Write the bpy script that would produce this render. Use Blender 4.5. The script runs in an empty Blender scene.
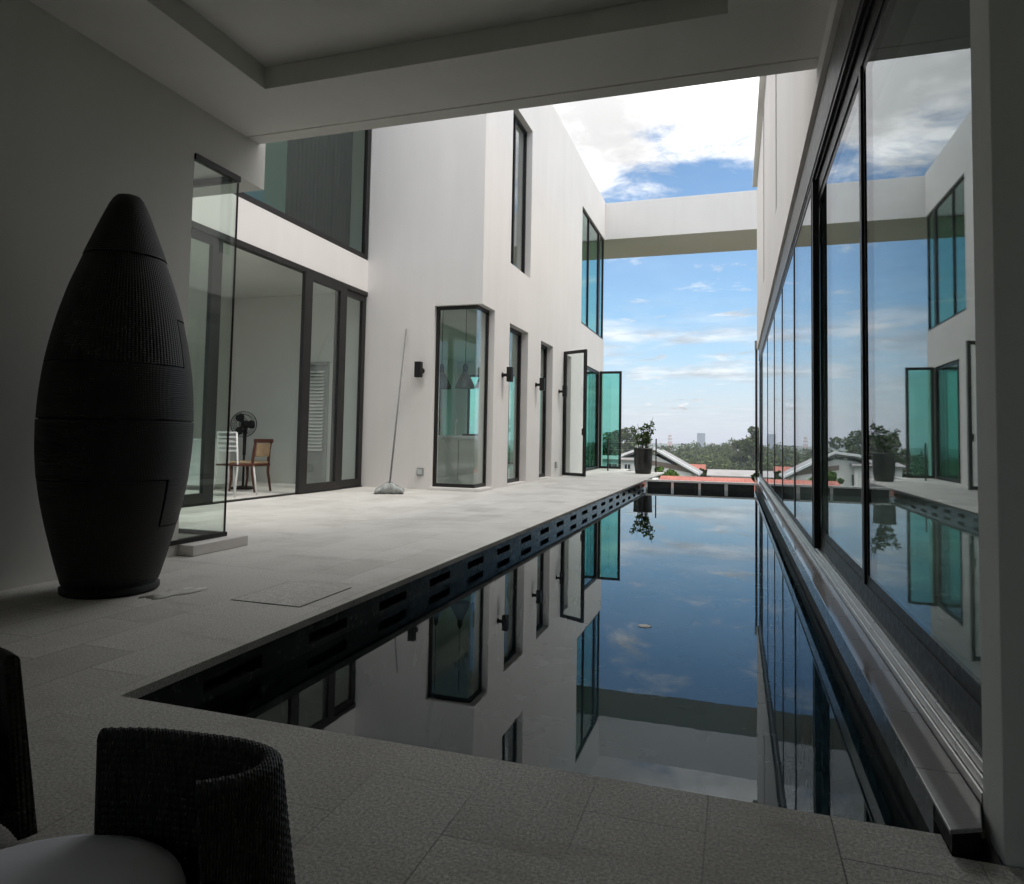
import bpy, bmesh, math, random
from mathutils import Vector, Matrix

scene = bpy.context.scene
col = scene.collection
rnd = random.Random(7)
R = math.radians

# ------------------------------------------------------------------ camera
EYE = 0.9
yaw, pitch, roll = R(-17.9225), R(2.9783), R(1.0396)
fw = Vector((math.sin(yaw) * math.cos(pitch), math.cos(yaw) * math.cos(pitch), math.sin(pitch)))
rt0 = Vector((math.cos(yaw), -math.sin(yaw), 0))
up0 = rt0.cross(fw)
rt = rt0 * math.cos(roll) + up0 * math.sin(roll)
up = -rt0 * math.sin(roll) + up0 * math.cos(roll)
cam_data = bpy.data.cameras.new("camera")
cam = bpy.data.objects.new("camera", cam_data)
col.objects.link(cam)
m3 = Matrix((rt, up, -fw)).transposed()
cam.matrix_world = Matrix.Translation((0, 0, EYE)) @ m3.to_4x4()
cam_data.sensor_fit = 'HORIZONTAL'
cam_data.sensor_width = 36.0
cam_data.lens = 36.0 * 692.4 / 1024
cam_data.shift_y = -39.1 / 1024
cam_data.clip_start = 0.02
cam_data.clip_end = 20000
scene.camera = cam

# ------------------------------------------------------------------ world, sun, exposure
SUN_EL, SUN_AZ = 58.0, 100.0          # azimuth clockwise from +Y
SKY_STRENGTH = 0.15
SKY_TINT = (0.82, 1.01, 1.08)
world = bpy.data.worlds.new("World")
scene.world = world
world.use_nodes = True
wn, wl = world.node_tree.nodes, world.node_tree.links
wn.clear()


def nnode(nodes, t, **kw):
    n = nodes.new(t)
    for k, v in kw.items():
        setattr(n, k, v)
    return n


def wmath(op, a, b=None, c=None, clamp=False):
    n = nnode(wn, 'ShaderNodeMath', operation=op, use_clamp=clamp)
    for i, v in enumerate((a, b, c)):
        if v is None:
            continue
        if isinstance(v, (int, float)):
            n.inputs[i].default_value = v
        else:
            wl.new(v, n.inputs[i])
    return n.outputs[0]


def wrange(v, a, b, c, d, smooth=True):
    n = nnode(wn, 'ShaderNodeMapRange', interpolation_type='SMOOTHSTEP' if smooth else 'LINEAR')
    wl.new(v, n.inputs['Value'])
    for k, x in zip(('From Min', 'From Max', 'To Min', 'To Max'), (a, b, c, d)):
        n.inputs[k].default_value = x
    return n.outputs['Result']


sky = nnode(wn, 'ShaderNodeTexSky', sky_type='NISHITA', sun_disc=False)
sky.sun_elevation = R(SUN_EL)
sky.sun_rotation = R(SUN_AZ)
sky.air_density = 1.0
sky.dust_density = 0.6
sky.ozone_density = 1.6
tc = nnode(wn, 'ShaderNodeTexCoord')
sep = nnode(wn, 'ShaderNodeSeparateXYZ')
wl.new(tc.outputs['Generated'], sep.inputs[0])
dz = wmath('MAXIMUM', sep.outputs['Z'], 0.0)
den = wmath('ADD', dz, 0.06)
cu = wmath('DIVIDE', sep.outputs['X'], den)
cv = wmath('DIVIDE', sep.outputs['Y'], den)
comb = nnode(wn, 'ShaderNodeCombineXYZ')
wl.new(cu, comb.inputs[0]); wl.new(cv, comb.inputs[1])


def wnoise(scale, detail, rough, off, vec=None, dist=0.0):
    mp = nnode(wn, 'ShaderNodeMapping')
    mp.inputs['Location'].default_value = off
    wl.new(vec or comb.outputs[0], mp.inputs[0])
    n = nnode(wn, 'ShaderNodeTexNoise')
    n.inputs['Scale'].default_value = scale
    n.inputs['Detail'].default_value = detail
    n.inputs['Roughness'].default_value = rough
    n.inputs['Distortion'].default_value = dist
    wl.new(mp.outputs[0], n.inputs['Vector'])
    return n.outputs['Fac']


n_big = wnoise(2.1, 10, 0.66, (3.1, 0.4, 0), dist=0.5)
# coverage grows with height: clear blue around 8-16 degrees, cloudy above 20
bias_hi = wrange(sep.outputs['Z'], 0.28, 0.49, -0.05, 0.30)
high = wrange(wmath('ADD', n_big, bias_hi), 0.47, 0.70, 0.0, 1.0)
n_str = wnoise(0.55, 8, 0.6, (0.3, 2.2, 0), dist=0.3)
low_win = wmath('MULTIPLY', wrange(sep.outputs['Z'], 0.03, 0.10, 0.25, 1.0), wrange(sep.outputs['Z'], 0.15, 0.21, 1.0, 0.10))
low = wmath('MULTIPLY', wrange(n_str, 0.44, 0.64, 0.0, 0.75), low_win)
# little cumulus heads above the horizon
comb2 = nnode(wn, 'ShaderNodeCombineXYZ')
wl.new(wmath('MULTIPLY', sep.outputs['X'], 1.0), comb2.inputs[0])
wl.new(wmath('MULTIPLY', sep.outputs['Y'], 1.0), comb2.inputs[1])
wl.new(wmath('MULTIPLY', sep.outputs['Z'], 2.0), comb2.inputs[2])
n_cu = wnoise(13.0, 6, 0.55, (1.7, 0.2, 0.4), comb2.outputs[0])
cu_win = wmath('MULTIPLY', wrange(sep.outputs['Z'], 0.035, 0.05, 0.0, 1.0), wrange(sep.outputs['Z'], 0.06, 0.10, 1.0, 0.0))
cum = wmath('MULTIPLY', wrange(n_cu, 0.53, 0.60, 0.0, 0.95), cu_win)
cloud = wmath('MAXIMUM', wmath('MAXIMUM', high, low), cum, clamp=True)
# cloud brightness: thin parts and undersides are greyer
n_sh = wnoise(2.3, 6, 0.6, (7.0, 1.0, 0))
cl_b = wmath('MULTIPLY', wrange(n_sh, 0.32, 0.68, 3.6, 7.6), wrange(sep.outputs['Z'], 0.1, 0.95, 0.9, 2.7))  # clouds high overhead, out of view, brightened to add light to the courtyard
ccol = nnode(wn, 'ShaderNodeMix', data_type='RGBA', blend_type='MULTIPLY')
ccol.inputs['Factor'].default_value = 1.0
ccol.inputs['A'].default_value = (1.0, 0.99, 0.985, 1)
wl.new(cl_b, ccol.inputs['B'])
# pale horizon
hz = wrange(sep.outputs['Z'], -0.02, 0.19, 0.75, 0.0)
hzmix = nnode(wn, 'ShaderNodeMix', data_type='RGBA')
wl.new(hz, hzmix.inputs['Factor'])
tint = nnode(wn, 'ShaderNodeMix', data_type='RGBA', blend_type='MULTIPLY')
tint.inputs['Factor'].default_value = 1.0
wl.new(sky.outputs[0], tint.inputs['A'])
tint.inputs['B'].default_value = (*SKY_TINT, 1)
wl.new(tint.outputs['Result'], hzmix.inputs['A'])
hzmix.inputs['B'].default_value = (4.35, 4.2, 4.95, 1)
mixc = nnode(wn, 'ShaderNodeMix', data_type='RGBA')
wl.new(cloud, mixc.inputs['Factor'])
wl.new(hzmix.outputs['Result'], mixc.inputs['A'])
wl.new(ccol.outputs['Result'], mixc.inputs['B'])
bg = nnode(wn, 'ShaderNodeBackground')
bg.inputs['Strength'].default_value = SKY_STRENGTH
wl.new(mixc.outputs['Result'], bg.inputs['Color'])
wo = nnode(wn, 'ShaderNodeOutputWorld')
wl.new(bg.outputs[0], wo.inputs['Surface'])

sun_data = bpy.data.lights.new("sun", 'SUN')
sun_data.energy = 1.25
sun_data.angle = R(12)
sun_data.color = (1.0, 0.95, 0.87)
sun = bpy.data.objects.new("sun", sun_data)
col.objects.link(sun)
sd = Vector((math.sin(R(SUN_AZ)) * math.cos(R(SUN_EL)), math.cos(R(SUN_AZ)) * math.cos(R(SUN_EL)), math.sin(R(SUN_EL))))
sun.rotation_euler = sd.to_track_quat('Z', 'Y').to_euler()

vs = scene.view_settings
vs.view_transform = 'Standard'
vs.look = 'None'
vs.exposure = 0.2
vs.gamma = 1.0
vs.use_curve_mapping = False
cy = scene.cycles
cy.max_bounces = 14
cy.diffuse_bounces = 7
cy.glossy_bounces = 6
cy.transmission_bounces = 8
cy.transparent_max_bounces = 24
cy.volume_bounces = 0
cy.caustics_reflective = False
cy.caustics_refractive = False
cy.sample_clamp_indirect = 6.0
cy.use_denoising = True
cy.denoiser = 'OPENIMAGEDENOISE'
cy.use_adaptive_sampling = True
cy.adaptive_threshold = 0.01


# ------------------------------------------------------------------ materials
class NT:
    def __init__(s, name):
        s.m = bpy.data.materials.new(name)
        s.m.use_nodes = True
        s.n, s.l = s.m.node_tree.nodes, s.m.node_tree.links
        s.n.clear()
        s.out = s.n.new('ShaderNodeOutputMaterial')

    def node(s, t, **kw):
        n = s.n.new(t)
        for k, v in kw.items():
            setattr(n, k, v)
        return n

    def set(s, sock, v):
        if isinstance(v, bpy.types.NodeSocket):
            s.l.new(v, sock)
        else:
            sock.default_value = v

    def math(s, op, a, b=None, c=None, clamp=False):
        n = s.node('ShaderNodeMath', operation=op, use_clamp=clamp)
        for i, v in enumerate((a, b, c)):
            if v is not None:
                s.set(n.inputs[i], v)
        return n.outputs[0]

    def coord(s, which='Object', scale=(1, 1, 1), loc=(0, 0, 0), rot=(0, 0, 0)):
        t = s.node('ShaderNodeTexCoord')
        mp = s.node('ShaderNodeMapping')
        mp.inputs['Scale'].default_value = scale
        mp.inputs['Location'].default_value = loc
        mp.inputs['Rotation'].default_value = rot
        s.l.new(t.outputs[which], mp.inputs[0])
        return mp.outputs[0]

    def noise(s, vec, scale, detail=4, rough=0.55, dist=0.0):
        n = s.node('ShaderNodeTexNoise')
        n.inputs['Scale'].default_value = scale
        n.inputs['Detail'].default_value = detail
        n.inputs['Roughness'].default_value = rough
        n.inputs['Distortion'].default_value = dist
        s.l.new(vec, n.inputs['Vector'])
        return n.outputs['Fac']

    def rng(s, v, a, b, c, d, smooth=False):
        n = s.node('ShaderNodeMapRange', interpolation_type='SMOOTHSTEP' if smooth else 'LINEAR')
        s.l.new(v, n.inputs['Value'])
        for k, x in zip(('From Min', 'From Max', 'To Min', 'To Max'), (a, b, c, d)):
            n.inputs[k].default_value = x
        return n.outputs['Result']

    def mix(s, f, a, b, blend='MIX'):
        n = s.node('ShaderNodeMix', data_type='RGBA', blend_type=blend)
        s.set(n.inputs['Factor'], f)
        s.set(n.inputs['A'], a if isinstance(a, bpy.types.NodeSocket) else (*a, 1))
        s.set(n.inputs['B'], b if isinstance(b, bpy.types.NodeSocket) else (*b, 1))
        return n.outputs['Result']

    def bump(s, h, strength, dist=0.01):
        n = s.node('ShaderNodeBump')
        n.inputs['Strength'].default_value = strength
        n.inputs['Distance'].default_value = dist
        s.l.new(h, n.inputs['Height'])
        return n.outputs['Normal']

    def principled(s, color, rough=0.5, metal=0.0, spec=0.5, normal=None, **kw):
        p = s.node('ShaderNodeBsdfPrincipled')
        s.set(p.inputs['Base Color'], color if isinstance(color, bpy.types.NodeSocket) else (*color, 1))
        s.set(p.inputs['Roughness'], rough)
        s.set(p.inputs['Metallic'], metal)
        p.inputs['Specular IOR Level'].default_value = spec
        if normal is not None:
            s.l.new(normal, p.inputs['Normal'])
        s.l.new(p.outputs[0], s.out.inputs['Surface'])
        return p


def mat_noisy(name, c, rough=0.6, var=0.12, scale=3.0, bump=0.0, bscale=60, metal=0.0, spec=0.5, bdist=0.004):
    t = NT(name)
    v = t.coord()
    f = t.noise(v, scale, 6, 0.6)
    lo = tuple(x * (1 - var) for x in c)
    hi = tuple(min(1, x * (1 + var)) for x in c)
    colr = t.mix(t.rng(f, 0.3, 0.7, 0, 1), lo, hi)
    nrm = t.bump(t.noise(v, bscale, 5, 0.6), bump, bdist) if bump else None
    r = t.rng(t.noise(v, scale * 4, 3), 0.3, 0.7, max(0.02, rough - 0.08), min(1, rough + 0.08))
    t.principled(colr, r, metal, spec, nrm)
    return t.m


def mat_plaster(name, c):
    t = NT(name)
    v = t.coord()
    big = t.noise(v, 0.55, 5, 0.6)
    vs_ = t.coord(scale=(1.6, 1.6, 0.12))
    streak = t.noise(vs_, 2.2, 5, 0.65)
    fine = t.noise(v, 26, 4, 0.7)
    f = t.math('ADD', t.math('MULTIPLY', big, 0.5), t.math('ADD', t.math('MULTIPLY', streak, 0.35), t.math('MULTIPLY', fine, 0.25)))
    colr = t.mix(t.rng(f, 0.38, 0.7, 0, 1), tuple(x * 0.90 for x in c), c)
    hgt = t.math('ADD', t.noise(v, 150, 4, 0.6), t.math('MULTIPLY', t.noise(v, 5, 3), 1.3))
    t.principled(colr, 0.85, 0, 0.25, t.bump(hgt, 0.22, 0.006))
    return t.m


def mat_paving():
    t = NT("granite_paving")
    tcn = t.node('ShaderNodeTexCoord')
    sp = t.node('ShaderNodeSeparateXYZ')
    t.l.new(tcn.outputs['Object'], sp.inputs[0])
    cb = t.node('ShaderNodeCombineXYZ')
    t.l.new(sp.outputs['Y'], cb.inputs[0])
    t.l.new(t.math('ADD', sp.outputs['X'], 0.065), cb.inputs[1])
    br = t.node('ShaderNodeTexBrick', offset=0.37, offset_frequency=2, squash=1.0)
    br.inputs['Scale'].default_value = 1.0
    br.inputs['Brick Width'].default_value = 0.57
    br.inputs['Row Height'].default_value = 0.285
    br.inputs['Mortar Size'].default_value = 0.0022
    br.inputs['Mortar Smooth'].default_value = 0.3
    br.inputs['Bias'].default_value = 0.0
    br.inputs['Color1'].default_value = (0.78, 0.775, 0.765, 1)
    br.inputs['Color2'].default_value = (1.0, 1.0, 1.0, 1)
    br.inputs['Mortar'].default_value = (0.33, 0.33, 0.32, 1)
    t.l.new(cb.outputs[0], br.inputs['Vector'])
    v = tcn.outputs['Object']
    sp1 = t.noise(v, 125, 4, 0.85)
    sp2 = t.noise(v, 75, 4, 0.75)
    stain = t.noise(v, 0.9, 6, 0.65, 0.4)
    base = t.mix(t.rng(sp1, 0.36, 0.64, 0, 1), (0.34, 0.33, 0.31), (0.97, 0.95, 0.905))
    base = t.mix(t.rng(sp2, 0.56, 0.66, 0, 0.55), base, (0.36, 0.35, 0.325))
    base = t.mix(t.rng(stain, 0.48, 0.70, 0.0, 0.42), base, (0.36, 0.335, 0.295))
    strk = t.noise(t.coord(scale=(0.9, 3.2, 1)), 1.4, 6, 0.7, 0.6)
    base = t.mix(t.rng(strk, 0.56, 0.70, 0.0, 0.45), base, (0.34, 0.31, 0.285))
    # joints are filled in places and open in others
    vis = t.rng(t.noise(v, 0.8, 3, 0.5), 0.44, 0.58, 0.12, 1.0)
    tile = t.mix(vis, (0.93, 0.93, 0.93), br.outputs['Color'])
    colr = t.mix(1.0, base, tile, 'MULTIPLY')
    hgt = t.math('SUBTRACT', t.math('MULTIPLY', sp2, 0.4), t.math('MULTIPLY', br.outputs['Fac'], t.math('MULTIPLY', vis, 1.0)))
    rr = t.rng(stain, 0.3, 0.7, 0.62, 0.8)
    t.principled(colr, rr, 0, 0.3, t.bump(hgt, 0.35, 0.004))
    return t.m


def fresnel(t, ior):
    geo = t.node('ShaderNodeNewGeometry')
    v = t.math('ADD', ior, t.math('MULTIPLY', geo.outputs['Backfacing'], 1.0 / ior - ior))
    fr = t.node('ShaderNodeFresnel')
    t.l.new(v, fr.inputs['IOR'])
    return fr


def mat_glass(name, tint, ior=1.5, rough=0.0, refl=(1, 1, 1), wob=0.0):
    t = NT(name)
    fr = fresnel(t, ior)
    tr = t.node('ShaderNodeBsdfTransparent')
    tr.inputs['Color'].default_value = (*tint, 1)
    gl = t.node('ShaderNodeBsdfGlossy')
    gl.inputs['Color'].default_value = (*refl, 1)
    gl.inputs['Roughness'].default_value = rough
    if wob:
        nn = t.bump(t.noise(t.coord(), 0.8, 2, 0.4), wob, 0.01)
        t.l.new(nn, gl.inputs['Normal'])
    mx = t.node('ShaderNodeMixShader')
    t.l.new(fr.outputs[0], mx.inputs[0])
    t.l.new(tr.outputs[0], mx.inputs[1])
    t.l.new(gl.outputs[0], mx.inputs[2])
    t.l.new(mx.outputs[0], t.out.inputs['Surface'])
    return t.m


def mat_water():
    t = NT("pool_water")
    v = t.coord()
    h = t.math('ADD', t.noise(v, 2.2, 3, 0.5), t.math('MULTIPLY', t.noise(v, 9, 3, 0.5), 0.15))
    nrm = t.bump(h, 0.012, 0.02)
    fr = fresnel(t, 1.33)
    t.l.new(nrm, fr.inputs['Normal'])
    tr = t.node('ShaderNodeBsdfTransparent')
    tr.inputs['Color'].default_value = (0.26, 0.36, 0.38, 1)
    gl = t.node('ShaderNodeBsdfGlossy')
    gl.inputs['Roughness'].default_value = 0.0
    gl.inputs['Color'].default_value = (0.92, 0.98, 1.0, 1)
    t.l.new(nrm, gl.inputs['Normal'])
    mx = t.node('ShaderNodeMixShader')
    t.l.new(fr.outputs[0], mx.inputs[0])
    t.l.new(tr.outputs[0], mx.inputs[1])
    t.l.new(gl.outputs[0], mx.inputs[2])
    t.l.new(mx.outputs[0], t.out.inputs['Surface'])
    return t.m


def mat_leaf(name, c, var=0.45, trans=0.25):
    t = NT(name)
    geo = t.node('ShaderNodeNewGeometry')
    rv = geo.outputs['Random Per Island']
    colr = t.mix(rv, tuple(x * (1 - var) for x in c), tuple(x * (1 + var) for x in c))
    d = t.node('ShaderNodeBsdfDiffuse')
    t.l.new(colr, d.inputs['Color'])
    tl = t.node('ShaderNodeBsdfTranslucent')
    t.l.new(colr, tl.inputs['Color'])
    mx = t.node('ShaderNodeMixShader')
    mx.inputs[0].default_value = trans
    t.l.new(d.outputs[0], mx.inputs[1]); t.l.new(tl.outputs[0], mx.inputs[2])
    t.l.new(mx.outputs[0], t.out.inputs['Surface'])
    return t.m


def mat_wicker(name, c, ribs=0, c2=None):
    """dark woven resin; ribs>0: upright ribs spaced round the object's own axis"""
    t = NT(name)
    tcn = t.node('ShaderNodeTexCoord')
    sp = t.node('ShaderNodeSeparateXYZ')
    t.l.new(tcn.outputs['Object'], sp.inputs[0])
    if ribs:
        ang = t.math('ARCTAN2', sp.outputs['Y'], sp.outputs['X'])
        u = t.math('MULTIPLY', ang, ribs)
        v = t.math('MULTIPLY', sp.outputs['Z'], 520.0)
    else:
        u = t.math('MULTIPLY', t.math('ADD', sp.outputs['X'], sp.outputs['Y']), 520.0)
        v = t.math('MULTIPLY', sp.outputs['Z'], 520.0)
    su = t.math('SINE', u)
    sv = t.math('SINE', t.math('ADD', v, t.math('MULTIPLY', t.math('SIGN', su), 1.57)))
    h = t.math('ADD', t.math('ABSOLUTE', su), t.math('MULTIPLY', t.math('MULTIPLY', su, sv), 0.45))
    nz = t.noise(tcn.outputs['Object'], 14, 4, 0.6)
    f = t.math('MULTIPLY', t.rng(h, 0.0, 1.3, 0.25, 1.0), t.rng(nz, 0.3, 0.7, 0.75, 1.1))
    colr = t.mix(f, tuple(x * 0.3 for x in c), c2 or c)  # grooves darkened, strand tops lightened: shade and highlight painted into the colour
    t.principled(colr, 0.5, 0, 0.45, t.bump(h, 0.8, 0.004))
    return t.m


def mat_tiles(name, c, w, h, joint, rough=0.25, spec=0.5, mort=0.004):
    t = NT(name)
    v = t.coord()
    br = t.node('ShaderNodeTexBrick', offset=0.0, offset_frequency=2)
    br.inputs['Scale'].default_value = 1
    br.inputs['Brick Width'].default_value = w
    br.inputs['Row Height'].default_value = h
    br.inputs['Mortar Size'].default_value = mort
    br.inputs['Color1'].default_value = (*[x * 0.85 for x in c], 1)
    br.inputs['Color2'].default_value = (*[x * 1.12 for x in c], 1)
    br.inputs['Mortar'].default_value = (*joint, 1)
    t.l.new(v, br.inputs['Vector'])
    sp = t.noise(v, 120, 3, 0.7)
    colr = t.mix(t.rng(sp, 0.3, 0.7, 0.0, 0.5), br.outputs['Color'], tuple(x * 0.7 for x in c))
    rr = t.rng(t.noise(v, 3, 4), 0.35, 0.65, rough * 0.6, rough * 1.5)
    t.principled(colr, rr, 0, spec, t.bump(t.math('SUBTRACT', t.math('MULTIPLY', sp, 0.1), br.outputs['Fac']), 0.25, 0.004))
    return t.m


def mat_terrain():
    t = NT("hill_ground")
    v = t.coord()
    a = t.noise(v, 0.02, 8, 0.7)
    b = t.noise(v, 0.4, 6, 0.7)
    c1 = t.mix(t.rng(a, 0.4, 0.6, 0, 1), (0.035, 0.055, 0.022), (0.075, 0.085, 0.04))
    c2 = t.mix(t.rng(b, 0.35, 0.65, 0, 0.7), c1, (0.11, 0.10, 0.06))
    t.principled(c2, 0.95, 0, 0.1, t.bump(b, 0.6, 0.5))
    return t.m


def mat_roof_tiles(name, c):
    t = NT(name)
    v = t.coord()
    w = t.node('ShaderNodeTexWave', wave_type='BANDS', bands_direction='X')
    w.inputs['Scale'].default_value = 1.3
    w.inputs['Distortion'].default_value = 0.4
    t.l.new(v, w.inputs['Vector'])
    w2 = t.node('ShaderNodeTexWave', wave_type='BANDS', bands_direction='Y', wave_profile='SAW')
    w2.inputs['Scale'].default_value = 0.9
    t.l.new(v, w2.inputs['Vector'])
    n = t.noise(v, 1.2, 6, 0.7)
    colr = t.mix(t.rng(n, 0.3, 0.7, 0, 1), tuple(x * 0.65 for x in c), tuple(x * 1.2 for x in c))
    colr = t.mix(t.math('MULTIPLY', w2.outputs['Fac'], 0.3), colr, tuple(x * 0.4 for x in c))
    t.principled(colr, 0.8, 0, 0.2, t.bump(t.math('ADD', w.outputs['Fac'], w2.outputs['Fac']), 0.5, 0.05))
    return t.m


M = {}
M['white'] = mat_plaster("white_plaster", (0.765, 0.735, 0.71))
M['ceil'] = mat_plaster("ceiling_plaster", (0.80, 0.79, 0.75))
M['greywall'] = mat_plaster("grey_plaster", (0.78, 0.775, 0.735))
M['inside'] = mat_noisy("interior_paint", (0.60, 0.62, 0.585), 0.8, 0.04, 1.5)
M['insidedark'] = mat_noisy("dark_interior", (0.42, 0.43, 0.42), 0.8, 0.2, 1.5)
M['paving'] = mat_paving()
M['frame'] = mat_noisy("dark_aluminium", (0.016, 0.0145, 0.014), 0.42, 0.2, 8, 0.05, 90, spec=0.3)
M['silver'] = mat_noisy("satin_aluminium", (0.62, 0.62, 0.60), 0.34, 0.1, 9, 0.05, 80, metal=0.85)
M['glass'] = mat_glass("clear_glass", (0.945, 0.975, 0.96))
M['glass_teal'] = mat_glass("teal_glass", (0.54, 0.83, 0.76), 1.5)
M['glass_pale'] = mat_glass('pale_green_glass', (0.82, 0.92, 0.89))
M['glass_low'] = mat_glass('low_reflection_glass', (0.90, 0.94, 0.92), refl=(0.5, 0.52, 0.5))  # reflection colour halved to keep the upper window dark
M['glass_dark'] = mat_glass("grey_green_glass", (0.80, 0.87, 0.84), 1.5, refl=(0.90, 0.92, 0.95), wob=0.004)
M['water'] = mat_water()
M['basin'] = mat_tiles("dark_pool_tiles", (0.016, 0.020, 0.022), 0.3, 0.3, (0.012, 0.014, 0.015), 0.2)
M['poolwall'] = mat_noisy("wet_dark_stone", (0.040, 0.042, 0.043), 0.22, 0.25, 7, 0.12, 60)
M['black'] = mat_noisy("matt_black", (0.010, 0.010, 0.010), 0.6, 0.2, 6, spec=0.3)
M['ledge'] = mat_tiles("grey_ledge_tiles", (0.27, 0.265, 0.265), 0.6, 0.42, (0.05, 0.05, 0.05), 0.045, 0.6, 0.003)
M['wicker'] = mat_wicker("black_wicker", (0.010, 0.009, 0.007), 0, (0.034, 0.029, 0.019))
M['wicker_ribs'] = mat_wicker("ribbed_wicker", (0.014, 0.013, 0.0125), 60, (0.023, 0.0215, 0.0205))
M['wicker_plain'] = mat_wicker("smooth_wicker", (0.014, 0.013, 0.0125), 150, (0.021, 0.0195, 0.019))
M['cushion'] = mat_noisy("white_cushion_cloth", (0.86, 0.855, 0.93), 0.9, 0.05, 5, 0.25, 420, bdist=0.002)
M['wood'] = mat_noisy("red_brown_wood", (0.075, 0.022, 0.012), 0.4, 0.3, 14)
M['seatcloth'] = mat_noisy("tan_upholstery", (0.36, 0.25, 0.15), 0.85, 0.12, 12, 0.2, 200)
M['whitepaint'] = mat_noisy("white_paint", (0.75, 0.75, 0.73), 0.45, 0.06, 4)
M['curtain'] = mat_noisy("charcoal_curtain", (0.014, 0.015, 0.015), 0.85, 0.2, 5)
M['grey'] = mat_noisy("grey_plastic", (0.28, 0.29, 0.28), 0.55, 0.1, 8)
M['net'] = mat_noisy("grey_net_cloth", (0.36, 0.38, 0.37), 0.9, 0.25, 40, 0.4, 150)
M['pot'] = mat_noisy("dark_glazed_pot", (0.010, 0.0095, 0.009), 0.35, 0.3, 6, 0.1, 30)
M['soil'] = mat_noisy("potting_soil", (0.03, 0.022, 0.015), 0.95, 0.3, 20, 0.6, 60)
M['leaf'] = mat_leaf("shrub_leaves", (0.06, 0.10, 0.035))
M['bark'] = mat_noisy("bark", (0.09, 0.065, 0.045), 0.9, 0.3, 10, 0.5, 40)
M['forest'] = mat_leaf("forest_leaves", (0.085, 0.105, 0.042), 0.5, 0.15)
M['treeleaf'] = mat_leaf("tree_leaves", (0.042, 0.060, 0.026), 0.5, 0.2)
M['bush'] = mat_leaf("bright_bush_leaves", (0.09, 0.15, 0.035), 0.4, 0.25)
M['terrain'] = mat_terrain()
M['redroof'] = mat_roof_tiles("red_roof_tiles", (0.40, 0.15, 0.115))
M['housewhite'] = mat_plaster("house_render", (0.78, 0.76, 0.72))
M['gablebrown'] = mat_noisy("brown_gable_patch", (0.22, 0.17, 0.14), 0.8, 0.15, 2)
M['greyroof'] = mat_noisy("grey_sheet_roof", (0.25, 0.24, 0.235), 0.6, 0.2, 0.6)
M['window'] = mat_noisy("far_window_glass", (0.04, 0.05, 0.06), 0.1, 0.2, 1)
M['tower'] = mat_tiles("tower_cladding", (0.13, 0.15, 0.19), 9.0, 4.0, (0.25, 0.27, 0.30), 0.4, 0.5, 0.6)
M['paleblock'] = mat_noisy("pale_concrete", (0.55, 0.54, 0.53), 0.8, 0.1, 0.02)
M['mastred'] = mat_noisy("red_and_white_mast_paint", (0.60, 0.38, 0.34), 0.6, 0.2, 0.05)
M['brownbox'] = mat_noisy("brown_wood_panel", (0.32, 0.17, 0.06), 0.5, 0.2, 6)
M['smoke'] = mat_noisy('smoked_glass_shade', (0.10, 0.105, 0.10), 0.25, 0.2, 9)
M['headgrey'] = mat_noisy('grey_head_panel', (0.16, 0.155, 0.15), 0.5, 0.12, 6)
M['polegrey'] = mat_noisy('grey_anodised_pole', (0.17, 0.17, 0.17), 0.6, 0.1, 6)
_t = NT('pale_roller_blind')
_d = _t.node('ShaderNodeBsdfTranslucent'); _d.inputs['Color'].default_value = (0.50, 0.58, 0.55, 1)
_e = _t.node('ShaderNodeBsdfDiffuse'); _e.inputs['Color'].default_value = (0.6, 0.65, 0.62, 1)
_m = _t.node('ShaderNodeMixShader'); _m.inputs[0].default_value = 0.5
_t.l.new(_d.outputs[0], _m.inputs[1]); _t.l.new(_e.outputs[0], _m.inputs[2]); _t.l.new(_m.outputs[0], _t.out.inputs['Surface'])
M['blind'] = _t.m
M['scrap'] = mat_noisy("pale_scrap", (0.62, 0.61, 0.58), 0.8, 0.2, 20)


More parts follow.
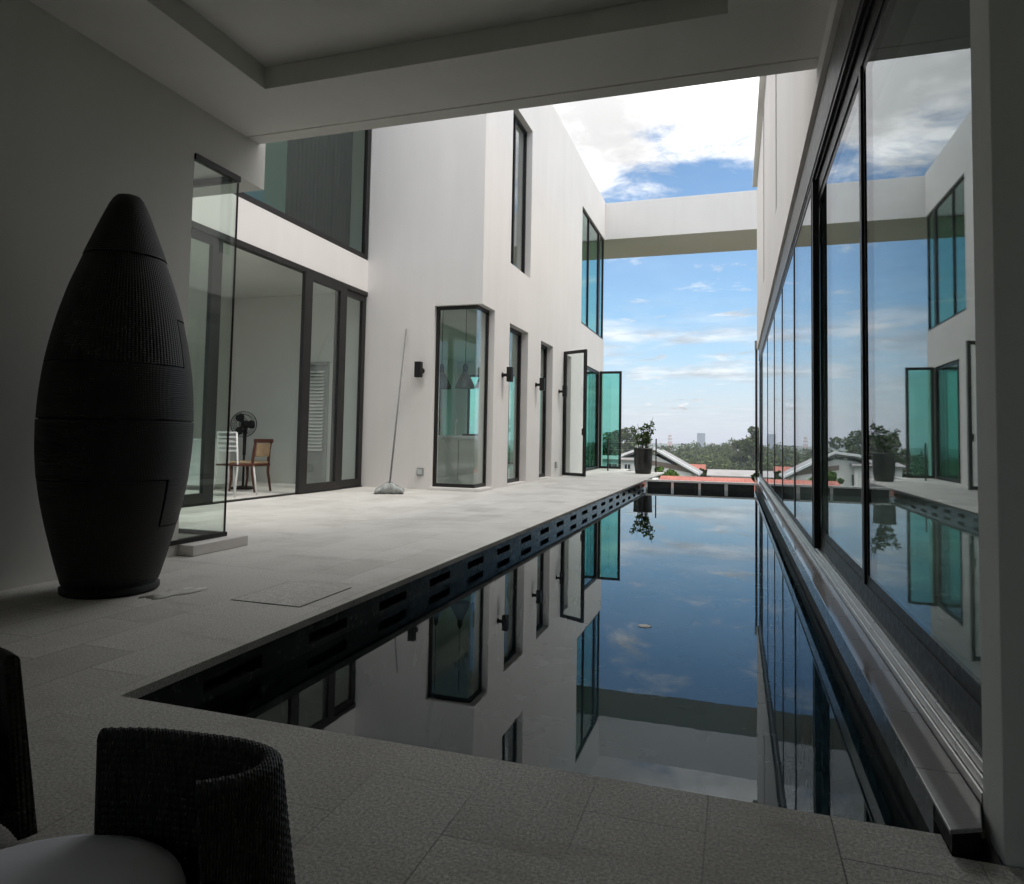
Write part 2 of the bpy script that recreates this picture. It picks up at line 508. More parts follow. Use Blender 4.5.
# ------------------------------------------------------------------ mesh helpers
class MB:
    def __init__(s):
        s.v, s.f, s.smooth = [], [], []

    def add(s, verts, faces, smooth=False):
        b = len(s.v)
        s.v += [tuple(x) for x in verts]
        s.f += [tuple(i + b for i in f) for f in faces]
        s.smooth += [smooth] * len(faces)
        return s

    def box(s, x0, x1, y0, y1, z0, z1):
        x0, x1 = min(x0, x1), max(x0, x1); y0, y1 = min(y0, y1), max(y0, y1); z0, z1 = min(z0, z1), max(z0, z1)
        vs_ = [(x, y, z) for z in (z0, z1) for y in (y0, y1) for x in (x0, x1)]
        return s.add(vs_, [(0, 2, 3, 1), (4, 5, 7, 6), (0, 1, 5, 4), (2, 6, 7, 3), (0, 4, 6, 2), (1, 3, 7, 5)])

    def hexa(s, p):
        """8 points ordered like box (z, then y, then x)"""
        return s.add(p, [(0, 2, 3, 1), (4, 5, 7, 6), (0, 1, 5, 4), (2, 6, 7, 3), (0, 4, 6, 2), (1, 3, 7, 5)])

    def bar(s, a, b, w, h, upv=(0, 0, 1)):
        a, b = Vector(a), Vector(b)
        d = (b - a).normalized()
        u = Vector(upv)
        if abs(d.dot(u)) > 0.99:
            u = Vector((1, 0, 0))
        r_ = d.cross(u).normalized() * w / 2
        n = r_.cross(d).normalized() * h / 2
        P = [a - r_ - n, a + r_ - n, b - r_ - n, b + r_ - n, a - r_ + n, a + r_ + n, b - r_ + n, b + r_ + n]
        return s.hexa(P)

    def tube(s, pts, rad, seg=10, cap=True):
        pts = [Vector(p) for p in pts]
        rads = rad if isinstance(rad, (list, tuple)) else [rad] * len(pts)
        vs_, fs = [], []
        prev = None
        for i, p in enumerate(pts):
            d = (pts[min(i + 1, len(pts) - 1)] - pts[max(i - 1, 0)]).normalized()
            if prev is None:
                a = d.orthogonal().normalized()
            else:
                a = (prev - d * prev.dot(d)).normalized()
            prev = a
            b = d.cross(a)
            for k in range(seg):
                t = 2 * math.pi * k / seg
                vs_.append(p + (a * math.cos(t) + b * math.sin(t)) * rads[i])
        for i in range(len(pts) - 1):
            for k in range(seg):
                k2 = (k + 1) % seg
                fs.append((i * seg + k, i * seg + k2, (i + 1) * seg + k2, (i + 1) * seg + k))
        if cap:
            fs.append(tuple(range(seg))[::-1])
            fs.append(tuple((len(pts) - 1) * seg + k for k in range(seg)))
        return s.add(vs_, fs, True)

    def lathe(s, prof, c=(0, 0, 0), seg=48, closed_top=True, closed_bot=True):
        vs_, fs = [], []
        for r_, z in prof:
            for k in range(seg):
                t = 2 * math.pi * k / seg
                vs_.append((c[0] + r_ * math.cos(t), c[1] + r_ * math.sin(t), c[2] + z))
        for i in range(len(prof) - 1):
            for k in range(seg):
                k2 = (k + 1) % seg
                fs.append((i * seg + k, i * seg + k2, (i + 1) * seg + k2, (i + 1) * seg + k))
        if closed_bot:
            fs.append(tuple(range(seg))[::-1])
        if closed_top:
            fs.append(tuple((len(prof) - 1) * seg + k for k in range(seg)))
        return s.add(vs_, fs, True)

    def prism(s, poly, axis, a, b):
        """poly: list of 2-d points in the other two axes (cyclic order), extruded along axis a..b"""
        def P(q, t):
            l = list(q); l.insert(axis, t); return tuple(l)
        n = len(poly)
        vs_ = [P(q, a) for q in poly] + [P(q, b) for q in poly]
        fs = [tuple(range(n))[::-1], tuple(range(n, 2 * n))]
        fs += [(i, (i + 1) % n, n + (i + 1) % n, n + i) for i in range(n)]
        return s.add(vs_, fs)

    def wall(s, axis, p0, p1, u0, u1, v0, v1, holes=()):
        """slab between planes axis=p0 and axis=p1, (u,v) the other two axes in order, with rectangular holes"""
        us = sorted({u0, u1, *[min(max(h[i], u0), u1) for h in holes for i in (0, 1)]})
        vs2 = sorted({v0, v1, *[min(max(h[i], v0), v1) for h in holes for i in (2, 3)]})
        nu, nv = len(us) - 1, len(vs2) - 1

        def solid(i, j):
            if not (0 <= i < nu and 0 <= j < nv):
                return False
            uc, vc = (us[i] + us[i + 1]) / 2, (vs2[j] + vs2[j + 1]) / 2
            return not any(h[0] < uc < h[1] and h[2] < vc < h[3] for h in holes)

        def P(p, u, v):
            l = [u, v]; l.insert(axis, p); return tuple(l)
        for i in range(nu):
            for j in range(nv):
                if not solid(i, j):
                    continue
                a, b, c, d = us[i], us[i + 1], vs2[j], vs2[j + 1]
                for p in (p0, p1):
                    s.add([P(p, a, c), P(p, b, c), P(p, b, d), P(p, a, d)], [(0, 1, 2, 3)])
                if not solid(i - 1, j): s.add([P(p0, a, c), P(p1, a, c), P(p1, a, d), P(p0, a, d)], [(0, 1, 2, 3)])
                if not solid(i + 1, j): s.add([P(p0, b, c), P(p1, b, c), P(p1, b, d), P(p0, b, d)], [(0, 1, 2, 3)])
                if not solid(i, j - 1): s.add([P(p0, a, c), P(p1, a, c), P(p1, b, c), P(p0, b, c)], [(0, 1, 2, 3)])
                if not solid(i, j + 1): s.add([P(p0, a, d), P(p1, a, d), P(p1, b, d), P(p0, b, d)], [(0, 1, 2, 3)])
        return s

    def build(s, name, material, parent=None, bevel=0.0, weld=False, recalc=True, origin=None):
        me = bpy.data.meshes.new(name)
        o0 = Vector(origin) if origin else Vector((0, 0, 0))
        me.from_pydata([tuple(Vector(v) - o0) for v in s.v], [], s.f)
        me.polygons.foreach_set('use_smooth', s.smooth)
        if weld or recalc or bevel:
            bm = bmesh.new(); bm.from_mesh(me)
            if weld:
                bmesh.ops.remove_doubles(bm, verts=bm.verts, dist=1e-5)
            if recalc:
                bmesh.ops.recalc_face_normals(bm, faces=bm.faces)
            if bevel:
                ed = [e for e in bm.edges if e.is_manifold and e.calc_face_angle(0) > 0.6]
                bmesh.ops.bevel(bm, geom=ed, offset=bevel, segments=2, affect='EDGES', profile=0.6)
            bm.to_mesh(me); bm.free()
        me.materials.append(material)
        o = bpy.data.objects.new(name, me)
        col.objects.link(o)
        o.location = o0
        if parent is not None:
            o.parent = parent
            o.matrix_parent_inverse = Matrix.Identity(4)
            # parents are empties or meshes whose world position we subtract
            o.location = o0 - world_loc(parent)
        return o


def world_loc(o):
    p = Vector((0, 0, 0))
    while o is not None:
        p += o.location
        o = o.parent
    return p


def thing(name, label, cat, loc=(0, 0, 0), group=None):
    o = bpy.data.objects.new(name, None)
    col.objects.link(o)
    o.empty_display_size = 0.1
    o.location = loc
    return tag(o, label, cat, group)


def tag(o, label, cat, group=None):
    o['label'] = label; o['category'] = cat
    if group: o['group'] = group
    return o


def struct(o, kind='structure'):
    o['kind'] = kind
    return o


def copy_tree(o, parent=None):
    c = o.copy(); col.objects.link(c); c.parent = parent
    for ch in list(o.children):
        copy_tree(ch, c)
    return c


def frame_bars(mb, axis, p0, p1, u0, u1, v0, v1, w, mull=(), wb=None, wt=None):
    """rectangular window frame in the plane of axis; mull: positions along u"""
    def B(a, b, c, d):
        l0, l1 = [a, c], [b, d]
        l0.insert(axis, p0); l1.insert(axis, p1)
        mb.box(l0[0], l1[0], l0[1], l1[1], l0[2], l1[2])
    wb = w if wb is None else wb
    wt = w if wt is None else wt
    B(u0, u0 + w, v0, v1); B(u1 - w, u1, v0, v1)
    B(u0 + w, u1 - w, v0, v0 + wb); B(u0 + w, u1 - w, v1 - wt, v1)
    for m, mw in mull:
        B(m - mw / 2, m + mw / 2, v0 + wb, v1 - wt)
    return mb


def pane(mb, axis, p, u0, u1, v0, v1, th=0.012):
    l0, l1 = [u0, v0], [u1, v1]
    l0.insert(axis, p - th / 2); l1.insert(axis, p + th / 2)
    return mb.box(l0[0], l1[0], l0[1], l1[1], l0[2], l1[2])


# ------------------------------------------------------------------ ground, deck, pool
PX0, PX1, PY0, PY1 = -2.0, 0.452, 1.89, 16.4     # pool water rectangle
WZ = -0.17                                       # water level

deck = MB()
deck.prism([(-9.2, -0.25), (-2.35, -0.25), (-2.35, -0.035), (PX0, -0.035), (PX0, 0.0), (-9.2, 0.0)], 1, 1.89, 20.9)            # long deck beside the pool
deck.box(-9.2, 0.455, -4.5, 1.89, -0.25, 0.0)           # covered terrace
deck.box(0.455, 0.553, -4.5, 1.80, -0.25, 0.0)
deck.box(0.553, 1.6, -4.5, 1.80, -0.25, 0.0)
deck.box(-9.2, -3.2, 20.9, 22.4, -0.25, 0.0)
struct(deck.build('deck', M['paving']))

b = MB()
b.box(PX0 - 0.05, PX1 + 0.1, PY0 - 0.05, PY1 + 0.05, -1.5, -1.4)
b.box(PX0 - 0.06, PX0, PY0 - 0.03, PY1 + 0.2, -1.4, WZ - 0.05)
b.box(PX1, PX1 + 0.06, PY0 - 0.03, PY1 + 0.2, -1.4, WZ - 0.05)
b.box(PX0, PX1, PY0 - 0.06, PY0 - 0.002, -1.4, -0.26)
b.box(PX0, PX1, PY1, PY1 + 0.06, -1.4, WZ - 0.05)
struct(b.build('pool_basin', M['basin']))

w = MB()
w.add([(PX0 - 0.25, PY0 - 0.02, WZ), (PX1 + 0.02, PY0 - 0.02, WZ), (PX1 + 0.02, PY1 + 0.02, WZ), (PX0 - 0.25, PY1 + 0.02, WZ)], [(0, 1, 2, 3)])
struct(w.build('water', M['water'], recalc=False))

# slotted wall under the deck edge
holes = []
y = 2.30
while y < 15.9:
    holes.append((y, y + 0.36, -0.138, -0.082)); y += 0.715
g = MB().wall(0, PX0 - 0.10, PX0 - 0.012, PY0 + 0.002, PY1 + 0.2, WZ - 0.05, -0.037, holes)
o = g.build('pool_edge_wall', M['poolwall'])
tag(o, 'dark wet wall with a row of slots under the deck edge of the pool', 'pool wall')
k = MB().box(PX0 - 0.30, PX0 - 0.26, PY0, PY1, -0.3, -0.04)
MB().box(PX0 - 0.255, PX0 - 0.101, PY0, PY1, -0.16, -0.145).build('gutter', M['greywall'], o)
k.build('back_wall', M['black'], o)

# ledge on the glazed side
t = thing('pool_ledge', 'narrow wet grey tiled ledge with silver rails between pool and glass wall', 'ledge', (0.55, 9, 0))
l = MB().prism([(PX1 - 0.003, 1.79), (0.520, 1.825), (0.551, 1.942), (0.551, 18.3), (PX1 - 0.003, 18.3)], 2, 0.050, 0.060)
l.build('ledge_top', M['ledge'], t, 0.0025)
MB().box(PX1 + 0.002, 0.551, 1.95, 18.3, -0.04, 0.049).build('ledge_face', M['poolwall'], t)
MB().box(PX1 + 0.03, 0.549, 1.95, 18.3, -0.4, -0.041).build('ledge_foot', M['black'], t)
MB().prism([(PX1 + 0.004, 1.805), (0.518, 1.84), (0.55, 1.949), (PX1 + 0.004, 1.949)], 2, 0.003, 0.049).build('ledge_end', M['black'], t)
for x0, x1, z1 in ((0.5535, 0.560, 0.085), (0.562, 0.568, 0.112), (0.570, 0.578, 0.138)):
    MB().box(x0, x1, 1.945, 18.3, -0.02, z1).build('rail', M['silver'], t, 0.0015)

# far end wall of the pool: dark panels with white-filled gaps under a thin coping
t = thing('pool_end_wall', 'low dark panelled wall at the far end of the pool', 'pool wall', (-0.8, PY1, 0))
xs = [-1.98, -1.385, -0.78, -0.20, 0.43]
for i in range(4):
    MB().box(xs[i] + 0.028, xs[i + 1] - 0.028, PY1, PY1 + 0.08, WZ - 0.12, -0.03).build('panel', M['poolwall'], t, 0.004)
MB().box(-1.99, 0.448, PY1 - 0.02, PY1 + 0.16, -0.03, 0.012).build('coping', M['whitepaint'], t, 0.003)
for x, hw in zip(xs[1:4], (0.018, 0.024, 0.036)):
    MB().box(x - hw, x + hw, PY1 - 0.004, PY1 + 0.06, WZ - 0.12, -0.03).build('post', M['whitepaint'], t)  # white strips painted in the gaps for bright sky showing through
# podium the house stands on
pod = MB()
pod.box(-9.4, PX0 - 0.31, 1.0, 22.4, -9, -0.252)
pod.box(-9.4, 6.5, -4.5, 1.80, -9, -0.252)
pod.box(0.58, 6.5, 1.82, 18.3, -9, -0.05)
pod.box(PX0 - 0.30, 0.55, 1.82, PY1 + 0.07, -9, -1.51)
o = pod.build('podium', M['greywall'])
tag(o, 'grey retaining base under the house and pool', 'podium')

# ------------------------------------------------------------------ left wing
house = thing('house_wing', 'white two storey wing with tall dark framed windows left of the pool', 'house', (-6, 15, 0))
FX = -4.12; FT = -4.40
wl_ = MB()
wl_.wall(0, FT, FX, 11.28, 22.12, 0.0, 8.8, [
    (11.28, 11.65, 0.05, 3.2), (12.52, 13.76, 0.03, 3.12), (14.75, 15.82, 0.03, 3.10), (16.95, 17.75, 0.002, 3.08), (19.5, 21.78, 0.002, 3.08),
    (12.50, 13.84, 4.28, 7.45), (18.9, 22.12, 4.18, 7.52)])
wl_.wall(1, 11.0, 11.28, -6.35, FX, 0.0, 8.8, [(-5.01, FX, 0.05, 3.2)])
wl_.wall(1, 22.12, 22.40, -9.4, FX, 0.0, 8.8, [(-5.4, FX, 4.18, 7.52), (-8.8, -4.5, 0.05, 3.08)])
wl_.box(-6.55, -6.35, 4.96, 11.0, 3.5, 4.08)          # white band between the storeys
wl_.box(-6.55, -6.35, 4.96, 11.0, 7.4, 8.8)
wl_.wall(0, -9.4, -9.2, 4.96, 22.12, 0.0, 8.8, [(6.6, 8.4, 0.3, 3.3), (10.9, 13.4, 4.3, 8.2), (13, 15.5, 0.9, 3.0), (17, 21, 0.3, 3.2), (15, 21, 4.4, 7.3)])
wl_.build('wall', M['white'], house, weld=True)
rf = MB()
rf.box(-9.2, -6.551, 4.96, 22.12, 8.3, 8.5)
rf.box(-6.55, FT - 0.002, 11.282, 22.118, 8.3, 8.5)
rf.build('roof', M['greywall'], house)
fl = MB()
fl.box(-9.2, -6.56, 4.98, 22.11, 3.52, 4.02)
fl.box(-6.55, FT - 0.003, 11.30, 22.11, 3.52, 4.02)
fl.build('upper_floor', M['inside'], house)
iw = MB()
iw.box(-9.2, -6.352, 11.0, 11.15, 0.0, 3.515)
iw.build('partition', M['inside'], house)
MB().box(-9.2, -4.41, 14.2, 14.3, 4.03, 8.2).build('upper_partition', M['inside'], house)
cu_ = MB()
nW = 56
for i in range(nW):
    ya, yb = 9.05 + i * (1.93 / nW), 9.05 + (i + 1) * (1.93 / nW)
    xa, xb = -6.72 + 0.03 * math.sin(i * 1.9), -6.72 + 0.03 * math.sin((i + 1) * 1.9)
    cu_.add([(xa, ya, 4.1), (xb, yb, 4.1), (xb, yb, 7.4), (xa, ya, 7.4)], [(0, 1, 2, 3)], True)
cu_.build('curtain', M['curtain'], house, weld=True)
lv = MB()
frame_bars(lv, 1, 10.95, 10.995, -7.68, -7.08, 0.0, 2.25, 0.06)
lv.box(-7.62, -7.14, 10.985, 10.995, 0.06, 2.19)
door = lv.build('louvre_door', M['grey'], house)
sl = MB()
for i in range(24):
    z = 0.62 + i * 0.062
    sl.hexa([(-7.60, 10.93, z), (-7.16, 10.93, z), (-7.60, 10.975, z + 0.035), (-7.16, 10.975, z + 0.035),
             (-7.60, 10.93, z + 0.012), (-7.16, 10.93, z + 0.012), (-7.60, 10.975, z + 0.047), (-7.16, 10.975, z + 0.047)])
sl.build('louvres', M['whitepaint'], door)

# corner window (glass meets glass at the corner)
cw = MB()
for a in ((-5.01, -4.955), ):
    cw.box(a[0], a[1], 11.08, 11.13, 0.05, 3.2)
cw.box(-4.955, -4.23, 11.08, 11.13, 0.05, 0.11); cw.box(-4.955, -4.23, 11.08, 11.13, 3.14, 3.2)
cw.box(-4.28, -4.23, 11.13, 11.60, 0.05, 0.11); cw.box(-4.28, -4.23, 11.13, 11.60, 3.14, 3.2)
cw.box(-4.28, -4.23, 11.60, 11.65, 0.05, 3.2)
cwo = cw.build('corner_window', M['frame'], house)
pane(MB(), 1, 11.105, -4.955, -4.26, 0.11, 3.14).build('pane', M['glass'], cwo)
pane(MB(), 0, -4.255, 11.112, 11.60, 0.11, 3.14).build('pane', M['glass'], cwo)
s_ = MB(); s_.prism([(-5.04, 10.975), (-4.095, 10.975), (-4.095, 11.66), (-4.119, 11.66), (-4.119, 10.999), (-5.04, 10.999)], 2, 0.004, 0.045)
s_.build('sill', M['white'], cwo, 0.004)


def facade_window(y0, y1, z0, z1, xg, mull, name='window', w=0.07, glass='glass', dep=0.07):
    f = frame_bars(MB(), 0, xg - dep / 2, xg + dep / 2, y0, y1, z0, z1, w, mull)
    fo = f.build(name, M['frame'], house)
    ys = [y0 + w] + [q for m, mw in mull for q in (m - mw / 2, m + mw / 2)] + [y1 - w]
    for i in range(0, len(ys), 2):
        pane(MB(), 0, xg, ys[i], ys[i + 1], z0 + w, z1 - w).build('pane', M[glass], fo)
    return fo


facade_window(12.52, 13.76, 0.03, 3.12, -4.30, [(12.95, 0.09)])
facade_window(14.75, 15.82, 0.03, 3.10, -4.30, [(15.1, 0.09)])
so = facade_window(12.50, 13.84, 4.28, 7.45, -4.28, [(13.05, 0.06)], w=0.055)
# casement sash ajar with its stay
cs = MB().bar((-4.24, 12.55, 5.55), (-4.15, 12.45, 5.75), 0.03, 0.03)
cs.box(-4.22, -4.13, 12.46, 12.52, 5.62, 5.82)
cs.build('stay', M['frame'], so)
uw = MB()
frame_bars(uw, 0, -4.21, -4.14, 18.9, 22.35, 4.18, 7.52, 0.06, [(19.95, 0.05), (21.6, 0.22)])
uw.box(-5.4, -4.21, 22.28, 22.35, 4.18, 4.24); uw.box(-5.4, -4.21, 22.28, 22.35, 7.46, 7.52); uw.box(-5.4, -5.34, 22.28, 22.35, 4.24, 7.46)
uwo = uw.build('window', M['frame'], house)
for a, b_ in ((18.96, 19.92), (19.98, 21.49), (21.72, 22.29)):
    pane(MB(), 0, -4.175, a, b_, 4.24, 7.46).build('pane', M['glass_teal'], uwo)
pane(MB(), 1, 22.315, -5.34, -4.21, 4.24, 7.46).build('pane', M['glass_teal'], uwo)

# folding doors
def leaf(p, q, z0, z1, glass, handle=None, w=0.075):
    p, q = Vector((*p, 0)), Vector((*q, 0))
    d = (q - p).normalized(); L = (q - p).length
    f = MB()
    P = lambda s, z: (p + d * s + Vector((0, 0, z)))
    f.bar(P(w / 2, z0), P(w / 2, z1), 0.05, w, d); f.bar(P(L - w / 2, z0), P(L - w / 2, z1), 0.05, w, d)
    f.bar(P(w, z0 + w / 2), P(L - w, z0 + w / 2), 0.048, w); f.bar(P(w, z1 - w / 2), P(L - w, z1 - w / 2), 0.048, w)
    o = f.build('folding_door', M['frame'], house)
    g_ = MB().bar(P(w, (z0 + z1) / 2), P(L - w, (z0 + z1) / 2), 0.012, z1 - z0 - 2 * w)
    g_.build('pane', M[glass], o)
    if handle:
        n = Vector((-d.y, d.x, 0)) * handle
        h = MB().tube([P(L - w * 0.5, 1.1), P(L - w * 0.5, 1.1) + n * 0.07], 0.022, 8)
        h.bar(P(L - w * 0.5, 1.02) + n * 0.08, P(L - w * 0.5, 1.18) + n * 0.08, 0.03, 0.03)
        h.build('handle', M['frame'], o)
    return o


leaf((-4.11, 16.93), (-3.46, 16.55), 0.02, 3.12, 'glass', -1)
leaf((-4.15, 19.62), (-4.15, 21.68), 0.02, 3.05, 'glass_teal')
leaf((-4.12, 21.78), (-3.42, 21.78), 0.02, 3.10, 'glass_teal')
fr_ = frame_bars(MB(), 0, -4.37, -4.19, 19.5, 21.78, 0.003, 3.078, 0.05, wb=0.012)
fr_.build('door_frame', M['frame'], house)
frame_bars(MB(), 0, -4.37, -4.25, 16.952, 17.748, 0.003, 3.078, 0.05, wb=0.012).build('door_frame', M['frame'], house)
fg = frame_bars(MB(), 1, 22.22, 22.28, -8.8, -4.5, 0.05, 3.08, 0.07, [(-7.4, 0.08), (-6.0, 0.08)])
fgo = fg.build('window', M['frame'], house)
for a, b_ in ((-8.73, -7.44), (-7.36, -6.04), (-5.96, -4.57)):
    pane(MB(), 1, 22.25, a, b_, 0.12, 3.01).build('pane', M['glass_teal'], fgo)

# recessed glass wall facing the court
hd = MB().box(-6.44, -6.33, 4.97, 10.99, 3.42, 3.499)
hd.build('head_track', M['frame'], house)
MB().box(-6.44, -6.33, 4.97, 10.99, 0.003, 0.018).build('floor_track', M['frame'], house)


def slide(y0, y1, x, name='sliding_door', glass='glass', w=0.11, handle=False):
    f = frame_bars(MB(), 0, x - 0.03, x + 0.03, y0, y1, 0.02, 3.415, w, wb=0.13, wt=0.10)
    o = f.build(name, M['frame'], house)
    pane(MB(), 0, x, y0 + w, y1 - w, 0.15, 3.315).build('pane', M[glass], o)
    if handle:
        MB().box(x + 0.03, x + 0.07, y0 + 0.04, y0 + 0.07, 0.95, 1.25).build('handle', M['frame'], o)
    return o


slide(9.02, 10.22, -6.31, w=0.2, handle=False)
slide(10.06, 10.985, -6.385, w=0.12, handle=True)
slide(5.0, 7.31, -6.39, w=0.18)
uf = frame_bars(MB(), 0, -6.43, -6.35 - 0.01, 4.97, 10.99, 4.085, 7.395, 0.10, [], wb=0.09)
ufo = uf.build('window', M['frame'], house)
pane(MB(), 0, -6.40, 5.07, 9.848, 4.175, 7.295).build('pane', M['glass_low'], ufo)
pane(MB(), 0, -6.40, 9.852, 10.89, 4.175, 7.295).build('pane', M['glass_low'], ufo)
for (a, b_, z0, z1) in ((6.6, 8.4, 0.3, 3.3), (10.9, 13.4, 4.3, 8.2), (13, 15.5, 0.9, 3.0), (17, 21, 0.3, 3.2), (15, 21, 4.4, 7.3)):
    f = frame_bars(MB(), 0, -9.33, -9.27, a, b_, z0, z1, 0.06).build('window', M['frame'], house)
    pane(MB(), 0, -9.30, a + 0.06, b_ - 0.06, z0 + 0.06, z1 - 0.06).build('pane', M['glass_pale'], f)
    if z0 == 4.3:
        MB().box(-9.19, -9.185, a - 0.1, b_ + 0.1, z0 - 0.1, z1 + 0.1).build('blind', M['blind'], f)

# kitchen seen through the corner window
t = thing('kitchen_counter', 'white kitchen counter with a tap behind the corner window', 'counter', (-5.2, 12.7, 0))
MB().box(-6.2, -4.62, 12.45, 13.1, 0.004, 0.90).build('cabinet', M['whitepaint'], t, 0.004)
MB().box(-6.24, -4.58, 12.40, 13.15, 0.903, 0.945).build('worktop', M['whitepaint'], t, 0.004)
for x in (-6.0, -5.55, -5.1):
    MB().box(x, x + 0.008, 12.438, 12.452, 0.1, 0.86).build('door_gap', M['grey'], t)
MB().tube([(-5.32, 12.8, 0.945), (-5.32, 12.8, 1.22), (-5.30, 12.74, 1.27), (-5.25, 12.68, 1.27), (-5.22, 12.66, 1.2)], 0.014, 8).build('tap', M['silver'], t)
MB().box(-5.15, -4.75, 12.75, 12.95, 0.946, 0.985).build('tray', M['black'], t)
g0 = None
for i, (x, lab) in enumerate(((-5.42, 'left one of three glass bell pendant lamps behind the corner window'), (-4.93, 'middle one of three glass bell pendant lamps behind the corner window'), (-4.52, 'right one of three glass bell pendant lamps behind the corner window'))):
    if g0 is None:
        g0 = thing('pendant_lamp', lab, 'pendant lamp', (x, 12.3, 1.85), 'pendant lamps in the kitchen')
        sh = MB().lathe([(0.19, 0.0), (0.185, 0.05), (0.13, 0.17), (0.06, 0.30), (0.04, 0.33)], (x, 12.3, 1.85), 24, False, False)
        sh.build('lamp_shade', M['smoke'], g0, recalc=False)
        cp_ = MB().lathe([(0.045, 0.32), (0.05, 0.42), (0.02, 0.48)], (x, 12.3, 1.85), 12)
        cp_.build('lamp_holder', M['black'], g0)
        MB().tube([(x, 12.3, 2.32), (x, 12.3, 3.51)], 0.006, 6).build('cord', M['black'], g0)
    else:
        c = copy_tree(g0); c.location.x = x; c['label'] = lab

# furniture inside the open door
t = thing('cabinet', 'low white cabinet standing in the room behind the glass corner', 'cabinet', (-8.3, 9.2, 0))
MB().box(-8.75, -7.95, 8.9, 9.5, 0.08, 0.78).build('carcass', M['whitepaint'], t, 0.006)
MB().box(-8.78, -7.92, 8.87, 9.53, 0.782, 0.81).build('top', M['whitepaint'], t, 0.004)
for x in (-8.35,):
    MB().box(x - 0.004, x + 0.004, 8.893, 8.902, 0.1, 0.76).build('door_gap', M['grey'], t)

fan = thing('pedestal_fan', 'black pedestal fan behind the wooden chair in the open room', 'fan', (-7.72, 9.55, 0))
fx, fy = -7.72, 9.55
MB().lathe([(0.20, 0.0), (0.20, 0.02), (0.16, 0.035), (0.04, 0.05)], (fx, fy, 0.003), 32).build('base', M['black'], fan)
MB().tube([(fx, fy, 0.05), (fx, fy, 0.55), (fx, fy, 0.56), (fx, fy, 0.95)], [0.018, 0.018, 0.026, 0.03], 12).build('pole', M['black'], fan)
hc = Vector((fx, fy - 0.02, 1.06))
ax = Vector((0.35, -0.93, 0.05)).normalized()
ex = ax.orthogonal().normalized(); ey = ax.cross(ex)
MB().tube([hc + ax * -0.12, hc + ax * -0.10, hc + ax * -0.02, hc + ax * 0.02], [0.03, 0.065, 0.07, 0.05], 16).build('motor', M['black'], fan)
MB().tube([Vector((fx, fy, 0.9)), hc + ax * -0.06 + Vector((0, 0, -0.05))], 0.035, 10).build('neck', M['black'], fan)
cg = MB()
for rr, off in ((0.21, 0.05), (0.21, 0.02), (0.16, 0.085), (0.10, 0.10), (0.05, 0.105), (0.16, -0.01)):
    pts = [hc + ax * off + (ex * math.cos(a) + ey * math.sin(a)) * rr for a in [2 * math.pi * q / 36 for q in range(37)]]
    cg.tube(pts, 0.004, 5, False)
for q in range(40):
    a = 2 * math.pi * q / 40
    dd = ex * math.cos(a) + ey * math.sin(a)
    cg.tube([hc + ax * 0.105 + dd * 0.03, hc + ax * 0.085 + dd * 0.16, hc + ax * 0.05 + dd * 0.21, hc + ax * -0.01 + dd * 0.16], 0.0022, 4, False)
cg.build('cage', M['black'], fan)
bl = MB()
for q in range(3):
    a0 = 2 * math.pi * q / 3 + 0.3
    prev = []
    vv, ff = [], []
    for i in range(7):
        rr = 0.04 + 0.15 * i / 6
        hw = 0.62 * math.sin(0.5 + 2.2 * i / 6)
        for sgn, of in ((-1, 0.025), (1, 0.06)):
            a = a0 + sgn * hw * 0.9
            vv.append(hc + ax * of + (ex * math.cos(a) + ey * math.sin(a)) * rr)
    for i in range(6):
        ff.append((2 * i, 2 * i + 1, 2 * i + 3, 2 * i + 2))
    bl.add(vv, ff, True)
blo = bl.build('blades', M['black'], fan, recalc=False)
sm = blo.modifiers.new('thick', 'SOLIDIFY'); sm.thickness = 0.003


def legs_of(t, pts, r0, r1, mat, seg=8):
    for a, b_ in pts:
        MB().tube([a, b_], [r0, r1], seg).build('leg', mat, t)


# wooden dining chair, seen from its side, facing the fan (-X)
cx, cyy = -7.30, 9.20
t = thing('dining_chair', 'reddish wooden dining chair with tan padded seat beside the fan', 'chair', (cx, cyy, 0))
MB().box(cx - 0.25, cx + 0.20, cyy - 0.22, cyy + 0.22, 0.40, 0.435).build('seat_frame', M['wood'], t, 0.008)
MB().box(cx - 0.24, cx + 0.19, cyy - 0.21, cyy + 0.21, 0.437, 0.475).build('seat', M['seatcloth'], t, 0.016)
for sy in (-1, 1):
    MB().tube([(cx - 0.22, cyy + sy * 0.19, 0.40), (cx - 0.21, cyy + sy * 0.19, 0.2), (cx - 0.235, cyy + sy * 0.19, 0.003)], [0.026, 0.02, 0.015], 8).build('leg', M['wood'], t)
    MB().tube([(cx + 0.24, cyy + sy * 0.19, 0.003), (cx + 0.18, cyy + sy * 0.19, 0.3), (cx + 0.18, cyy + sy * 0.19, 0.5), (cx + 0.195, cyy + sy * 0.19, 0.66), (cx + 0.225, cyy + sy * 0.19, 0.80)], [0.018, 0.022, 0.024, 0.02, 0.018], 8).build('leg', M['wood'], t)
MB().hexa([(cx + 0.185, cyy - 0.16, 0.55), (cx + 0.215, cyy - 0.16, 0.55), (cx + 0.185, cyy + 0.16, 0.55), (cx + 0.215, cyy + 0.16, 0.55),
           (cx + 0.205, cyy - 0.16, 0.76), (cx + 0.235, cyy - 0.16, 0.76), (cx + 0.205, cyy + 0.16, 0.76), (cx + 0.235, cyy + 0.16, 0.76)]).build('backrest', M['seatcloth'], t, 0.008)
MB().bar((cx + 0.225, cyy - 0.22, 0.80), (cx + 0.225, cyy + 0.22, 0.80), 0.035, 0.06).build('top_rail', M['wood'], t, 0.006)

